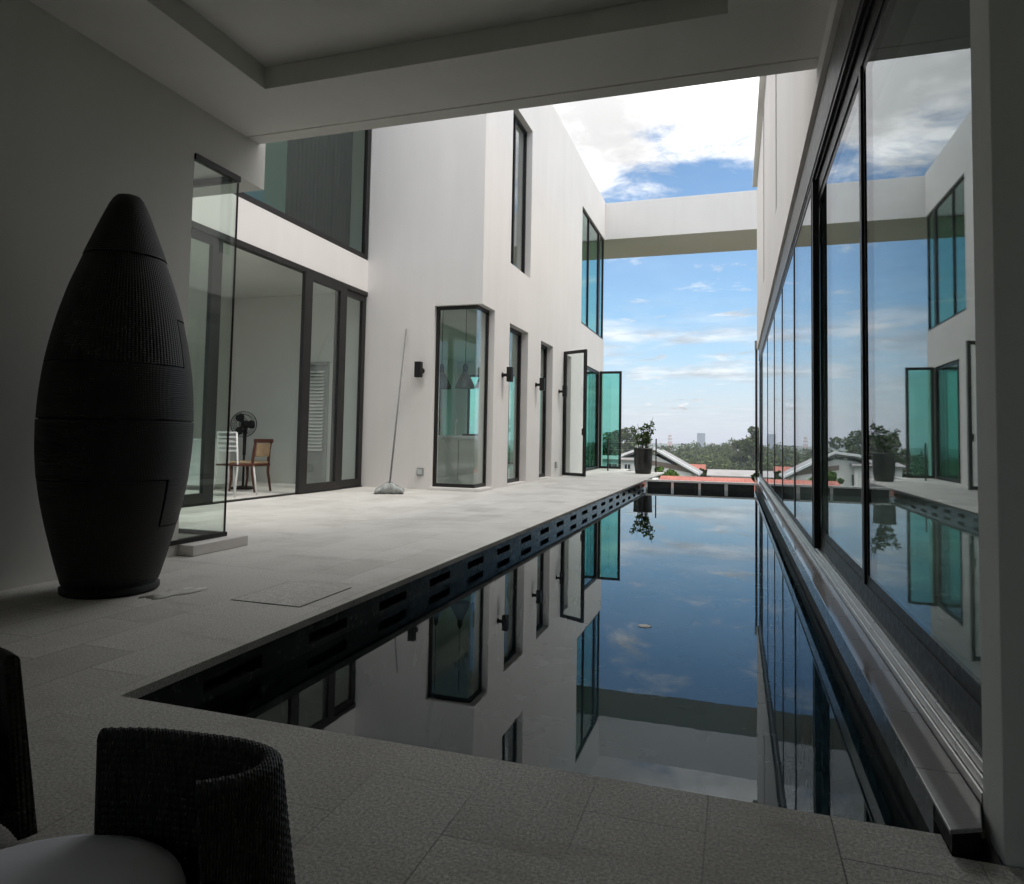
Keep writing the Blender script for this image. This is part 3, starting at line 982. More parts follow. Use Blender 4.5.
# white metal chair seen from behind
cx, cyy = -6.95, 8.42
t = thing('metal_chair', 'white metal chair with thin slatted back beside the glass corner', 'chair', (cx, cyy, 0))
for sx in (-1, 1):
    MB().tube([(cx + sx * 0.20, cyy - 0.24, 0.003), (cx + sx * 0.17, cyy - 0.16, 0.45), (cx + sx * 0.165, cyy - 0.20, 0.92)], 0.013, 8).build('leg', M['whitepaint'], t)
    MB().tube([(cx + sx * 0.20, cyy + 0.24, 0.003), (cx + sx * 0.17, cyy + 0.18, 0.45)], 0.013, 8).build('leg', M['whitepaint'], t)
MB().box(cx - 0.20, cx + 0.20, cyy - 0.18, cyy + 0.21, 0.44, 0.465).build('seat', M['wood'], t, 0.008)
bk = MB()
for i in range(5):
    z = 0.66 + i * 0.065
    bk.bar((cx - 0.165, cyy - 0.178 - (z - 0.45) * 0.07, z), (cx + 0.165, cyy - 0.178 - (z - 0.45) * 0.07, z), 0.012, 0.026)
bk.build('backrest', M['whitepaint'], t)

t = thing('wooden_box', 'brown wooden crate standing inside the room behind the folding doors', 'crate', (-5.0, 19.3, 0))
MB().box(-5.6, -4.75, 18.6, 19.8, 0.004, 0.62).build('body', M['brownbox'], t, 0.01)
MB().box(-5.62, -4.73, 18.58, 19.82, 0.622, 0.66).build('lid', M['brownbox'], t, 0.006)

# ------------------------------------------------------------------ right wing
wing = thing('glazed_wing', 'white wing with a long dark framed glass wall right of the pool', 'house', (3, 12, 0))
RX = 0.508; RY = 18.3; RH = 3.235
ww = MB()
ww.wall(0, RX, 0.80, 1.95, RY, RH, 7.4, [(9.45, 9.8, 3.97, 7.3), (13.6, 14.05, 3.97, 7.3)])
ww.box(0.80, 6.5, RY - 0.25, RY, 0.0, 7.4)
ww.box(6.3, 6.5, 1.95, RY - 0.25, 0.0, 7.4)
ww.build('wall', M['white'], wing, weld=True)
MB().box(0.40, 6.6, 4.9, RY + 0.02, 7.403, 7.52).build('eave', M['greywall'], wing, 0.006)
for a, b_ in ((9.45, 9.8), (13.6, 14.05)):
    f = frame_bars(MB(), 0, 0.58, 0.62, a, b_, 3.97, 7.3, 0.04).build('slit_window', M['frame'], wing)
    pane(MB(), 0, 0.60, a + 0.04, b_ - 0.04, 4.01, 7.26).build('pane', M['glass_dark'], f)
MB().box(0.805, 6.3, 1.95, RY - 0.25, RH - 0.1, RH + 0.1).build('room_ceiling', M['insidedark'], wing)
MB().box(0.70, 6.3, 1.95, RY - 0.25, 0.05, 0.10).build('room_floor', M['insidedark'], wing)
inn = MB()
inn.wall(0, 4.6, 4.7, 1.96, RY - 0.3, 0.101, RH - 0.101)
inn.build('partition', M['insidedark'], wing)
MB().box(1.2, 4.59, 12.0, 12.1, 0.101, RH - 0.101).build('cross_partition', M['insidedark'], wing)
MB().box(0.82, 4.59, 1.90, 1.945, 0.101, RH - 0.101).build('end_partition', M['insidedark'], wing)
MB().box(0.540, 0.798, 1.96, RY - 0.26, 2.932, RH - 0.003).build('head_panel', M['headgrey'], wing, 0.002)
hf = MB()
hf.prism([(0.548, 2.930), (0.548, 2.90), (0.556, 2.90), (0.556, 2.915), (0.568, 2.915), (0.568, 2.87), (0.574, 2.87), (0.574, 2.89),
          (0.585, 2.89), (0.585, 2.762), (0.645, 2.762), (0.645, 2.930)], 1, 1.96, RY - 0.26)
hf.build('head_frame', M['frame'], wing, 0.001)
sf = MB()
sf.prism([(0.580, -0.03), (0.580, 0.137), (0.588, 0.147), (0.590, 0.242), (0.645, 0.242), (0.645, -0.03)], 1, 1.96, RY - 0.26)
sf.build('sill_frame', M['frame'], wing, 0.001)


def glazing(x0, y0, x1, y1, z0, z1, depth, bw):
    """one framed panel; bw: stile width seen along the wall"""
    a, b_ = Vector((x0, y0, 0)), Vector((x1, y1, 0))
    d = (b_ - a).normalized(); L = (b_ - a).length
    f = MB()
    P = lambda q, z: a + d * q + Vector((0, 0, z))
    hm = (z0 + z1) / 2
    f.bar(P(0, hm), P(bw, hm), depth, z1 - z0); f.bar(P(L - bw, hm), P(L, hm), depth, z1 - z0)
    f.bar(P(bw, z0 + 0.025), P(L - bw, z0 + 0.025), depth * 0.9, 0.05); f.bar(P(bw, z1 - 0.025), P(L - bw, z1 - 0.025), depth * 0.9, 0.05)
    o = f.build('glass_panel', M['frame'], wing, 0.003)
    MB().bar(P(bw, hm), P(L - bw, hm), 0.014, z1 - z0 - 0.1).build('pane', M['glass_dark'], o)


# sliding panels on the outer track, far half
ys_ = [5.60, 7.28, 9.13, 11.0, 13.3, 15.8, RY - 0.27]
for a, b_ in zip(ys_[:-1], ys_[1:]):
    glazing(0.556, a + 0.002, 0.556, b_ - 0.002, 0.144, 2.865, 0.026, 0.032)
# big end stile where the two tracks overlap
MB().box(0.546, 0.588, 5.53, 5.595, 0.144, 2.88).build('end_stile', M['frame'], wing, 0.004)
# inner fixed panes, near half
glazing(0.602, 5.59, 0.602, 3.725, 0.243, 2.761, 0.018, 0.02)
MB().box(0.580, 0.614, 3.665, 3.722, 0.243, 2.761).build('mullion', M['frame'], wing, 0.004)
glazing(0.600, 3.662, 0.604, 1.97, 0.243, 2.761, 0.018, 0.02)
dp = thing('drainpipe', 'thin dark pipe standing at the far corner of the glazed wing', 'pipe', (0.49, RY + 0.06, 0))
MB().tube([(0.495, RY + 0.06, -0.4), (0.495, RY + 0.06, 3.25)], 0.03, 10).build('pipe', M['frame'], dp)
MB().box(0.455, 0.535, RY + 0.025, RY + 0.10, 3.25, 3.48).build('hopper', M['grey'], dp, 0.01)

# ------------------------------------------------------------------ far beam linking the wings
o = MB().box(-9.3, 6.5, 22.405, 24.85, 7.53, 8.76).build('beam', M['white'], None, 0.01)
tag(o, 'long white beam spanning high between the two wings at the far end', 'beam')

# ------------------------------------------------------------------ covered terrace (porch) around the camera
porch = thing('porch', 'grey plastered covered terrace with a recessed ceiling tray and square pillar', 'porch', (-1.5, 1.5, 0))
CZ = 3.385
cl = MB()
TR = (-3.23, -0.045, -1.5, 4.07)
cl.wall(2, CZ, CZ + 0.16, -3.9, 1.6, -4.5, 4.70, [TR])
cl.box(-3.9, 1.6, 4.725, 4.865, CZ + 0.004, CZ + 0.16)          # strip beyond the drip groove
cl.box(-3.9, 1.6, 4.70, 4.725, CZ + 0.03, CZ + 0.16)
cl.box(TR[0] - 0.05, TR[1] + 0.05, TR[2] - 0.05, TR[3] + 0.05, CZ + 0.162, CZ + 0.22)
cl.build('ceiling', M['ceil'], porch, weld=True)
rf = MB().box(-6.34, 1.6, -4.5, 4.865, CZ + 0.225, 4.7)
rf.build('roof', M['white'], porch)
lw = MB()
lw.wall(0, -4.1, -3.9, -4.5, 4.14, 0.0, CZ + 0.2, [(-3.9, -1.6, 0.5, 2.7)])
lw.box(-4.1, -3.9, 4.14, 4.95, 3.02, CZ + 0.2)
lw.box(-6.34, -4.102, 4.70, 4.95, 3.02, CZ + 0.2)
lw.box(-6.34, -4.102, -0.5, 4.70, 3.02, 3.2)
lw.box(-6.5, -6.34, -0.5, 4.95, 0.0, 3.6); lw.box(-6.34, -4.102, -0.6, -0.5, 0.0, 3.2)
lw.box(-4.1, 1.6, -4.7, -4.5, 0.0, CZ + 0.2)
lw.box(1.6, 1.8, -4.7, 1.79, 0.0, CZ + 0.2)
lw.build('wall', M['greywall'], porch)
pc = MB().box(0.553, 1.75, 1.80, 1.935, 0.0, CZ - 0.002)
pc.build('pillar', M['greywall'], porch, 0.004)
f = frame_bars(MB(), 0, -4.03, -3.97, -3.9, -1.6, 0.5, 2.7, 0.06, [(-2.75, 0.06)]).build('window', M['frame'], porch)  # unseen window behind the camera, added to light the pillar and ceiling tray
for a, b_ in ((-3.84, -2.78), (-2.72, -1.66)):
    pane(MB(), 0, -4.0, a, b_, 0.56, 2.64).build('pane', M['glass'], f)
# glass corner
tk = MB()
tk.prism([(-6.33, 4.60), (-3.93, 4.60), (-3.93, 4.05), (-3.885, 4.05), (-3.885, 4.64), (-6.33, 4.64)], 2, 0.082, 0.115)
gco = tk.build('glass_corner', M['frame'], porch)
MB().prism([(-6.33, 4.60), (-3.93, 4.60), (-3.93, 4.142), (-3.885, 4.142), (-3.885, 4.64), (-6.33, 4.64)], 2, 2.972, 3.018).build('top_track', M['frame'], gco)
pane(MB(), 0, -3.905, 4.142, 4.632, 0.115, 2.972).build('pane', M['glass'], gco)
pane(MB(), 1, 4.62, -6.33, -3.915, 0.115, 2.972).build('pane', M['glass'], gco)
MB().box(-3.913, -3.897, 4.626, 4.634, 0.116, 2.964).build('joint', M['frame'], gco)
kb = MB(); kb.prism([(-6.33, 4.55), (-4.0, 4.55), (-4.0, 4.141), (-3.76, 4.141), (-3.76, 4.74), (-6.33, 4.74)], 2, 0.003, 0.08)
kb.build('sill', M['white'], gco, 0.004)

# ------------------------------------------------------------------ wall lamps, sockets
def wall_lamp(x, y, z, nx, ny, lab, first=[None]):
    if first[0] is None:
        t = thing('wall_lamp', lab, 'wall lamp', (0, 0, 0), 'black wall lamps on the white wing')
        MB().box(-0.058, 0.058, 0.10, 0.20, -0.135, 0.135).build('lamp_body', M['black'], t, 0.005)
        MB().tube([(0, 0.012, -0.01), (0, 0.101, -0.01)], 0.030, 12).build('arm', M['black'], t)
        MB().tube([(0, 0.001, -0.01), (0, 0.014, -0.01)], 0.05, 14).build('mount', M['black'], t)
        first[0] = t
    else:
        t = copy_tree(first[0]); t['label'] = lab
    t.location = (x, y, z)
    t.rotation_euler = (0, 0, math.atan2(-nx, ny))


wall_lamp(-5.22, 11.0, 2.07, 0, -1, 'black wall lamp on the wall above the leaning pool net')
wall_lamp(FX, 12.12, 2.09, 1, 0, 'black wall lamp between the corner window and the next tall window')
wall_lamp(FX, 14.38, 2.09, 1, 0, 'black wall lamp between the two tall slim windows')
wall_lamp(FX, 16.45, 2.09, 1, 0, 'black wall lamp just before the open folding door')
for (x, y, nx, lab) in ((-5.2, 11.0, 0, 'small grey socket low on the wall left of the corner window'), (FX, 16.2, 1, 'small grey socket low on the wall before the folding door')):
    mb = MB()
    t = thing('wall_socket', lab, 'socket', (x, y, 0.30), 'outdoor sockets')
    if nx:
        MB().box(x, x + 0.04, y - 0.06, y + 0.06, 0.23, 0.37).build('box', M['grey'], t, 0.006)
        MB().box(x + 0.04, x + 0.052, y - 0.045, y + 0.045, 0.26, 0.35).build('cover', M['silver'], t, 0.004)
    else:
        MB().box(x - 0.06, x + 0.06, y - 0.04, y, 0.23, 0.37).build('box', M['grey'], t, 0.006)
        MB().box(x - 0.045, x + 0.045, y - 0.052, y - 0.04, 0.26, 0.35).build('cover', M['silver'], t, 0.004)

t = thing('access_cover', 'square paved access cover set in the deck beside the pool', 'cover', (-2.4, 3.41, 0))
MB().box(-2.605, -2.165, 3.155, 3.675, 0.0008, 0.0018).build('frame', M['black'], t)
MB().box(-2.597, -2.173, 3.163, 3.667, 0.002, 0.0035).build('lid', M['paving'], t)

# ------------------------------------------------------------------ leaning pool net
t = thing('pool_net', 'grey pool leaf net on a long pole leaning against the white wall', 'pool net', (-5.15, 9.75, 0))
MB().tube([(-5.16, 9.80, 0.17), (-5.53, 10.96, 2.80)], [0.016, 0.012], 10).build('pole', M['polegrey'], t)
p0 = Vector((-5.16, 9.80, 0.19))
fr = [p0 + Vector((-0.03, 0, 0.0)), Vector((-5.36, 9.72, 0.07)), Vector((-5.38, 9.70, 0.012)), Vector((-4.98, 9.92, 0.012)), Vector((-4.97, 9.92, 0.07)), p0 + Vector((0.03, 0.01, 0))]
MB().tube(fr + [fr[0]], 0.011, 8).build('rim', M['grey'], t)
nm = MB()
top = [fr[1].lerp(fr[0], q / 6) for q in range(7)] + [fr[5].lerp(fr[4], q / 6) for q in range(7)]
bot = [Vector((-5.38, 9.70, 0.012)).lerp(Vector((-4.98, 9.92, 0.012)), q / 13) for q in range(14)]
rows = 5
vv = []
for r_ in range(rows + 1):
    for q in range(14):
        p = top[q].lerp(bot[q], r_ / rows)
        p = p + Vector((0.04, -0.08, 0)) * math.sin(math.pi * r_ / rows) * (0.6 + 0.4 * math.sin(q * 1.7))
        vv.append(p)
nm.add(vv, [(r_ * 14 + q, r_ * 14 + q + 1, (r_ + 1) * 14 + q + 1, (r_ + 1) * 14 + q) for r_ in range(rows) for q in range(13)], True)
no = nm.build('net', M['net'], t, recalc=False)
so_ = no.modifiers.new('thick', 'SOLIDIFY'); so_.thickness = 0.004

# ------------------------------------------------------------------ stacked wicker furniture tower
OC = (-3.39, 3.105, 0.0)
prof = [(0.0, 0.232), (0.06, 0.247), (0.17, 0.279), (0.30, 0.312), (0.395, 0.335), (0.52, 0.361), (0.635, 0.379), (0.80, 0.393), (0.967, 0.397), (1.10, 0.392),
        (1.25, 0.378), (1.40, 0.354), (1.55, 0.323), (1.726, 0.276), (1.893, 0.217), (1.94, 0.200), (2.14, 0.126), (2.22, 0.094), (2.262, 0.071), (2.287, 0.046), (2.296, 0.0)]


def rad(z):
    for (z0, r0), (z1, r1) in zip(prof[:-1], prof[1:]):
        if z <= z1 + 1e-6:
            u = (z - z0) / (z1 - z0)
            return r0 + (r1 - r0) * u
    return 0.0


def radius(z):      # smoothed
    return (rad(max(0.06, z - 0.04)) + 2 * rad(z) + rad(min(2.294, z + 0.04))) / 4 if 0.1 < z < 2.2 else rad(z)


camdir = math.atan2(-OC[1], -OC[0])                  # towards the camera
GAP = 0.0035
seamz = {'cap': 1.905, 'A': 1.55, 'B': 1.275, 'C': 0.965, 'D': 0.635, 'E': 0.375}
thU = camdir + R(58); thU2 = camdir + R(58 + 130)
thL = camdir + R(42); thL2 = camdir + R(42 + 130)


def in_arc(th, a, b):
    return (th - a) % (2 * math.pi) < (b - a) % (2 * math.pi)


def seg_of(th, z):
    if z > seamz['cap']: return 0
    if z > (seamz['A'] if in_arc(th, thU, thU2) else seamz['B']): return 1
    if z > seamz['C']: return 2
    if z > (seamz['E'] if in_arc(th, thL, thL2) else seamz['D']): return 3
    return 4


zs = sorted({0.06 + i * (2.296 - 0.06) / 110 for i in range(111)} | {s_ + d for s_ in seamz.values() for d in (-GAP, GAP)})
ths = sorted({(camdir + 2 * math.pi * i / 144) % (2 * math.pi) for i in range(144)} | {(a + d) % (2 * math.pi) for a in (thU, thU2, thL, thL2) for d in (-0.016, 0.016)})
nt = len(ths)


def lip(sid, th, z):
    # every stacked piece overhangs the one below a little
    return {0: 0.005, 1: 0.0, 2: -0.001, 3: 0.001, 4: -0.001}[sid]


cells = {}
for i in range(len(zs) - 1):
    zc = (zs[i] + zs[i + 1]) / 2
    for k in range(nt):
        a0 = ths[k]; a1 = ths[(k + 1) % nt] + (2 * math.pi if k == nt - 1 else 0)
        ac = (a0 + a1) / 2
        ids = {seg_of(ac + da, zc + dzz) for da in (-0.015, 0.015) for dzz in (-GAP * 0.9, GAP * 0.9)}
        if len(ids) == 1:
            cells[(i, k)] = ids.pop()
tower = thing('wicker_tower', 'tall dark pointed wicker furniture stack standing by the grey wall', 'furniture stack', OC)
names = ['cap', 'upper_shell', 'middle_shell', 'lower_shell', 'bottom_shell']
mats = ['wicker_ribs', 'wicker_ribs', 'wicker_plain', 'wicker_plain', 'wicker_plain']
for sid in range(5):
    mb = MB()
    idx = {}

    def vert(i, k, inner):
        k %= nt
        key = (i, k, inner)
        if key not in idx:
            r_ = max(0.001, radius(zs[i]) + lip(sid, ths[k], zs[i]) - (0.02 if inner else 0)) if zs[i] < 2.294 else 0.001
            idx[key] = len(mb.v)
            mb.v.append((OC[0] + r_ * math.cos(ths[k]), OC[1] + r_ * math.sin(ths[k]), zs[i] + 0.0))
        return idx[key]
    mine = {c for c, s_ in cells.items() if s_ == sid}
    for (i, k) in mine:
        mb.f.append((vert(i, k, 0), vert(i, k + 1, 0), vert(i + 1, k + 1, 0), vert(i + 1, k, 0))); mb.smooth.append(True)
        for (ni, nk, e) in ((i - 1, k, ((i, k), (i, k + 1))), (i + 1, k, ((i + 1, k + 1), (i + 1, k))), (i, k - 1, ((i + 1, k), (i, k))), (i, k + 1, ((i, k + 1), (i + 1, k + 1)))):
            if (ni, nk % nt) not in mine and zs[min(i, ni) + 1] < 2.29:
                (ia, ka), (ib, kb_) = e
                mb.f.append((vert(ia, ka, 1), vert(ib, kb_, 1), vert(ib, kb_, 0), vert(ia, ka, 0))); mb.smooth.append(False)
    mb.build(names[sid], M[mats[sid]], tower, origin=OC, recalc=False)
core = MB().lathe([(radius(z) - 0.013 if radius(z) > 0.05 else 0.01, z) for z in [0.06 + i * 0.0735 for i in range(30)]], OC, 48)
core.build('core', M['black'], tower, origin=OC)
MB().lathe([(0.245, 0.003), (0.252, 0.012), (0.252, 0.035), (0.235, 0.045), (0.235, 0.075)], OC, 48).build('base_plate', M['wicker_plain'], tower, origin=OC)
# pale scrap lying by the base
sc = MB()
rs = random.Random(5)
ring_, na_ = [], 22
for q in range(na_):
    a = 2 * math.pi * q / na_
    r_ = 1 + rs.uniform(-0.28, 0.28)
    ring_.append((-3.00 + 0.075 * r_ * math.cos(a) + 0.05 * math.sin(a), 3.16 + 0.17 * r_ * math.sin(a)))
vv = [(-3.0, 3.16, 0.008)] + [((x - 3.0) / 2, (y + 3.16) / 2, 0.006 + rs.uniform(0, 0.006)) for x, y in ring_] + [(x, y, 0.004) for x, y in ring_]
ff = [(0, 1 + q, 1 + (q + 1) % na_) for q in range(na_)] + [(1 + q, 1 + na_ + q, 1 + na_ + (q + 1) % na_, 1 + (q + 1) % na_) for q in range(na_)]
sc.add(vv, ff, True)
o = sc.build('cloth_scrap', M['scrap'])
so_ = o.modifiers.new('thick', 'SOLIDIFY'); so_.thickness = 0.003
tag(o, 'pale flat scrap of cloth on the paving beside the wicker stack', 'cloth')

# ------------------------------------------------------------------ wicker chairs in the foreground
def catmull(pts, n):
    out = []
    P = [Vector(p) for p in pts]
    P = [P[0] * 2 - P[1]] + P + [P[-1] * 2 - P[-2]]
    for i in range(1, len(P) - 2):
        for q in range(n):
            t = q / n
            a, b_, c, d = P[i - 1], P[i], P[i + 1], P[i + 2]
            out.append(0.5 * ((2 * b_) + (c - a) * t + (2 * a - 5 * b_ + 4 * c - d) * t * t + (3 * b_ - a - 3 * c + d) * t ** 3))
    out.append(P[-2])
    return out


def make_chair(lab):
    """origin at the floor under the seat; the back runs along +y side and wraps round the +x end"""
    t = thing('wicker_chair', lab, 'chair', (0, 0, 0), 'low black wicker chairs in the foreground')
    path = catmull([(-0.155, 0.20, 0), (-0.08, 0.226, 0), (0.02, 0.240, 0), (0.10, 0.243, 0), (0.160, 0.225, 0), (0.185, 0.18, 0), (0.175, 0.13, 0), (0.13, 0.085, 0)], 44)
    # resample evenly
    L = [0.0]
    for a, b_ in zip(path[:-1], path[1:]):
        L.append(L[-1] + (b_ - a).length)
    NU = 330; NV = 220; pitch = 0.0075
    H0, H1, TH = 0.03, 0.42, 0.030

    def at(s):
        j = 0
        while j < len(L) - 2 and L[j + 1] < s: j += 1
        u = (s - L[j]) / max(1e-9, L[j + 1] - L[j])
        p = path[j].lerp(path[j + 1], u)
        d = (path[j + 1] - path[j]).normalized()
        return p, Vector((d.y, -d.x, 0))          # normal to the right of travel = inside (towards -y)
    Lt = L[-1]
    cols_ = [at(Lt * i / NU) for i in range(NU + 1)]
    # loop around the slab section: outside up, over the top, inside down
    sec = []
    hz_ = H1 - H0
    nside = NV // 2 - 8
    for j in range(nside + 1): sec.append((0.0, H0 + (hz_ - TH / 2) * j / nside))
    for j in range(1, 16):
        a = math.pi * j / 16
        sec.append((TH / 2 - TH / 2 * math.cos(a), H1 - TH / 2 + TH / 2 * math.sin(a)))
    for j in range(nside + 1): sec.append((TH, H1 - TH / 2 - (hz_ - TH / 2) * j / nside))
    ns = len(sec)
    sl_ = [0.0]
    for a, b_ in zip(sec[:-1], sec[1:]):
        sl_.append(sl_[-1] + math.hypot(b_[0] - a[0], b_[1] - a[1]))
    vv, ff = [], []
    for i, (p, n) in enumerate(cols_):
        s = Lt * i / NU
        flare = 1.0
        for j, (o_, z) in enumerate(sec):
            wv = 0.0013 * math.sin(math.pi * s / pitch) * math.sin(math.pi * sl_[j] / (pitch * 0.8))
            if o_ < TH * 0.3: off = o_ - wv
            elif o_ > TH * 0.7: off = o_ + wv
            else: off = o_
            q = p + n * off
            fl_ = 1 + 0.5 * (H1 - z)
            vv.append((q.x * fl_, q.y * fl_, z + (wv if TH * 0.3 <= o_ <= TH * 0.7 else 0)))
    for i in range(NU):
        for j in range(ns - 1):
            ff.append((i * ns + j, (i + 1) * ns + j, (i + 1) * ns + j + 1, i * ns + j + 1))
    ff.append(tuple(range(ns))); ff.append(tuple(NU * ns + j for j in range(ns))[::-1])
    MB().add(vv, ff, True).build('backrest', M['wicker'], t, recalc=False)
    # seat base and drum under the cushion
    MB().lathe([(0.17, 0.05), (0.185, 0.12), (0.19, 0.20), (0.185, 0.215)], (-0.05, 0.005, 0), 40).build('seat_base', M['wicker'], t)
    cu = MB().lathe([(0.17, 0.237), (0.20, 0.243), (0.212, 0.255), (0.207, 0.269), (0.18, 0.279), (0.10, 0.285), (0.03, 0.287), (0.001, 0.287)], (-0.085, 0.0, -0.02), 56)
    cuo = cu.build('cushion', M['cushion'], t)
    for zz in (0.231,):
        MB().tube([(-0.085 + 0.2095 * math.cos(2 * math.pi * q / 64), 0.2095 * math.sin(2 * math.pi * q / 64), zz) for q in range(65)], 0.0026, 6, False).build('piping', M['cushion'], cuo)
    for sx, sy in ((-1, -1), (1, -1), (1, 1), (-1, 1)):
        MB().tube([(0.12 * sx - 0.01, 0.12 * sy + 0.015, 0.055), (0.13 * sx - 0.01, 0.13 * sy + 0.015, 0.002)], [0.016, 0.012], 8).build('leg', M['black'], t)
    return t


ch1 = make_chair('low black wicker tub chair with a white cushion, nearest the camera')
ch1.location = (-0.825, 0.705, 0)
ch2 = copy_tree(ch1)
ch2['label'] = 'low black wicker chair cut off by the left edge, left of the white cushion chair'
ch2.location = (-1.62, 0.92, 0)
for c_ in ch2.children:
    if c_.name.startswith(('cushion', 'seat_base')):
        c_.location.x += 0.06
ch2.scale = (-1, 1, 1)

# ------------------------------------------------------------------ flat pale disc on the water
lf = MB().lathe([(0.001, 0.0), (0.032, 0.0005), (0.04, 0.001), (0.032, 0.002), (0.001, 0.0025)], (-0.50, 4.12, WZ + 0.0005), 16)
o = lf.build('pale_disc', M['scrap'])
tag(o, 'small pale disc lying on the middle of the pool', 'leaf')

# ------------------------------------------------------------------ potted shrub and railing post
def leaf_quads(mb, c, r, n, size, rg, flat=0.6):
    c = Vector(c)
    for _ in range(n):
        while True:
            p = Vector((rg.uniform(-1, 1), rg.uniform(-1, 1), rg.uniform(-1, 1)))
            if p.length <= 1: break
        if p.length > 0: p = p.normalized() * (p.length ** 0.55)
        p = c + Vector((p.x * r[0], p.y * r[1], p.z * r[2]))
        d = Vector((rg.gauss(0, 1), rg.gauss(0, 1), rg.gauss(0, 0.6))).normalized()
        n_ = Vector((rg.gauss(0, 1), rg.gauss(0, 1), rg.gauss(0.4, 1)))
        s_ = d.cross(n_).normalized()
        L_ = size * rg.uniform(0.6, 1.4); W_ = L_ * flat
        mb.add([p - d * L_ * 0.5, p + s_ * W_ * 0.5, p + d * L_ * 0.5, p - s_ * W_ * 0.5], [(0, 1, 2, 3)])


px_, py_ = -2.45, 19.55
t = thing('potted_shrub', 'leafy shrub in a tall dark pot at the far end of the deck', 'potted plant', (px_, py_, 0))
MB().lathe([(0.195, 0.003), (0.22, 0.03), (0.245, 0.22), (0.255, 0.48), (0.258, 0.66), (0.265, 0.68), (0.265, 0.715), (0.238, 0.715), (0.228, 0.60)], (px_, py_, 0), 32).build('pot', M['pot'], t)
MB().lathe([(0.001, 0.60), (0.15, 0.61), (0.236, 0.60)], (px_, py_, 0), 24, False, False).build('soil', M['soil'], t)
rg = random.Random(3)
st = MB(); lv = MB()
for q in range(15):
    a = rg.uniform(0, 6.28); sp_ = rg.uniform(0.05, 0.36); hh = rg.uniform(0.45, 0.85)
    b0 = Vector((px_ + 0.1 * math.cos(a), py_ + 0.1 * math.sin(a), 0.6))
    b1 = Vector((px_ + sp_ * 0.6 * math.cos(a), py_ + sp_ * 0.6 * math.sin(a), 0.62 + hh * 0.55))
    b2 = Vector((px_ + sp_ * math.cos(a), py_ + sp_ * math.sin(a), 0.62 + hh))
    if q == 0: b1, b2 = Vector((px_ + 0.16, py_, 1.15)), Vector((px_ + 0.27, py_ - 0.05, 1.58))
    st.tube([b0, b1, b2], [0.012, 0.008, 0.004], 5)
    for u in range(7):
        f = rg.uniform(0.25, 1.05)
        p = b0.lerp(b1, min(1, f * 2)) if f < 0.5 else b1.lerp(b2, (f - 0.5) * 2)
        leaf_quads(lv, p, (0.07, 0.07, 0.06), 4, 0.085, rg)
st.build('stems', M['bark'], t)
lv.build('foliage', M['leaf'], t, recalc=False)

t = thing('railing', 'thin dark wire railing with slim posts behind the potted shrub', 'railing', (-2.7, 20.6, 0))
for x in (-2.21, -3.62):
    MB().box(x - 0.017, x + 0.017, 20.58, 20.62, 0.002, 0.98).build('post', M['frame'], t)
wr = MB()
for z in (0.2, 0.42, 0.64, 0.86):
    wr.tube([(-3.62, 20.6, z), (-2.21, 20.6, z)], 0.003, 5)
wr.build('wire', M['silver'], t)

# ------------------------------------------------------------------ the land beyond
def height(x, y):
    d = math.hypot(x, y)
    base = -7.5
    if y < 30 and d < 60: return base
    h = base - 12 * min(1, max(0, (d - 60) / 220)) 
    ridge = math.exp(-((d - 620) / 150) ** 2)
    top = 21 + 6.0 * math.sin(x * 0.014 + 1.0) + 2.6 * math.sin(x * 0.045 + 0.3) + 1.5 * math.sin(x * 0.11)
    h += ridge * (top - 13.5)
    far = min(1, max(0, (d - 900) / 2500))
    h -= 26 * far
    return h


tr_ = MB()
radii = [0, 20, 40, 70, 110, 160, 220, 300, 380, 450, 500, 540, 580, 620, 660, 720, 800, 950, 1200, 1700, 2500, 4000, 7000, 12000, 18000]
na = 240
vv, ff = [(0, 0, -9.2)], []
for r_ in radii[1:]:
    for k_ in range(na):
        a = 2 * math.pi * k_ / na
        x, y = r_ * math.sin(a), r_ * math.cos(a)
        vv.append((x, y, height(x, y) if r_ > 45 else -9.2))
for k_ in range(na):
    ff.append((0, 1 + (k_ + 1) % na, 1 + k_))
for i in range(len(radii) - 2):
    for k_ in range(na):
        a, b_ = 1 + i * na + k_, 1 + i * na + (k_ + 1) % na
        ff.append((a, b_, b_ + na, a + na))
tr_.add(vv, ff, True)
struct(tr_.build('terrain', M['terrain']))

# wooded ridge: one mass of crowns
rg = random.Random(11)
fo = MB()


def crown(mb, c, r, n, leaf, rg):
    lobes = [(Vector(c) + Vector((rg.uniform(-.6, .6) * r, rg.uniform(-.6, .6) * r, rg.uniform(-.35, .5) * r)), r * rg.uniform(0.35, 0.62)) for _ in range(6)]
    for p, rr in lobes:
        leaf_quads(mb, p, (rr, rr, rr * 0.8), n // 6, leaf, rg, 0.9)


for _ in range(1150):
    a = rg.uniform(-0.62, 0.20)
    d = rg.uniform(330, 640)
    x, y = d * math.sin(a), d * math.cos(a)
    r_ = rg.uniform(3.5, 7.5)
    crown(fo, (x, y, height(x, y) + r_ * 0.9), r_, 90, 1.5, rg)
o = fo.build('wooded_ridge', M['forest'], recalc=False)
o['kind'] = 'stuff'; o['label'] = 'grey green wooded hills along the horizon'


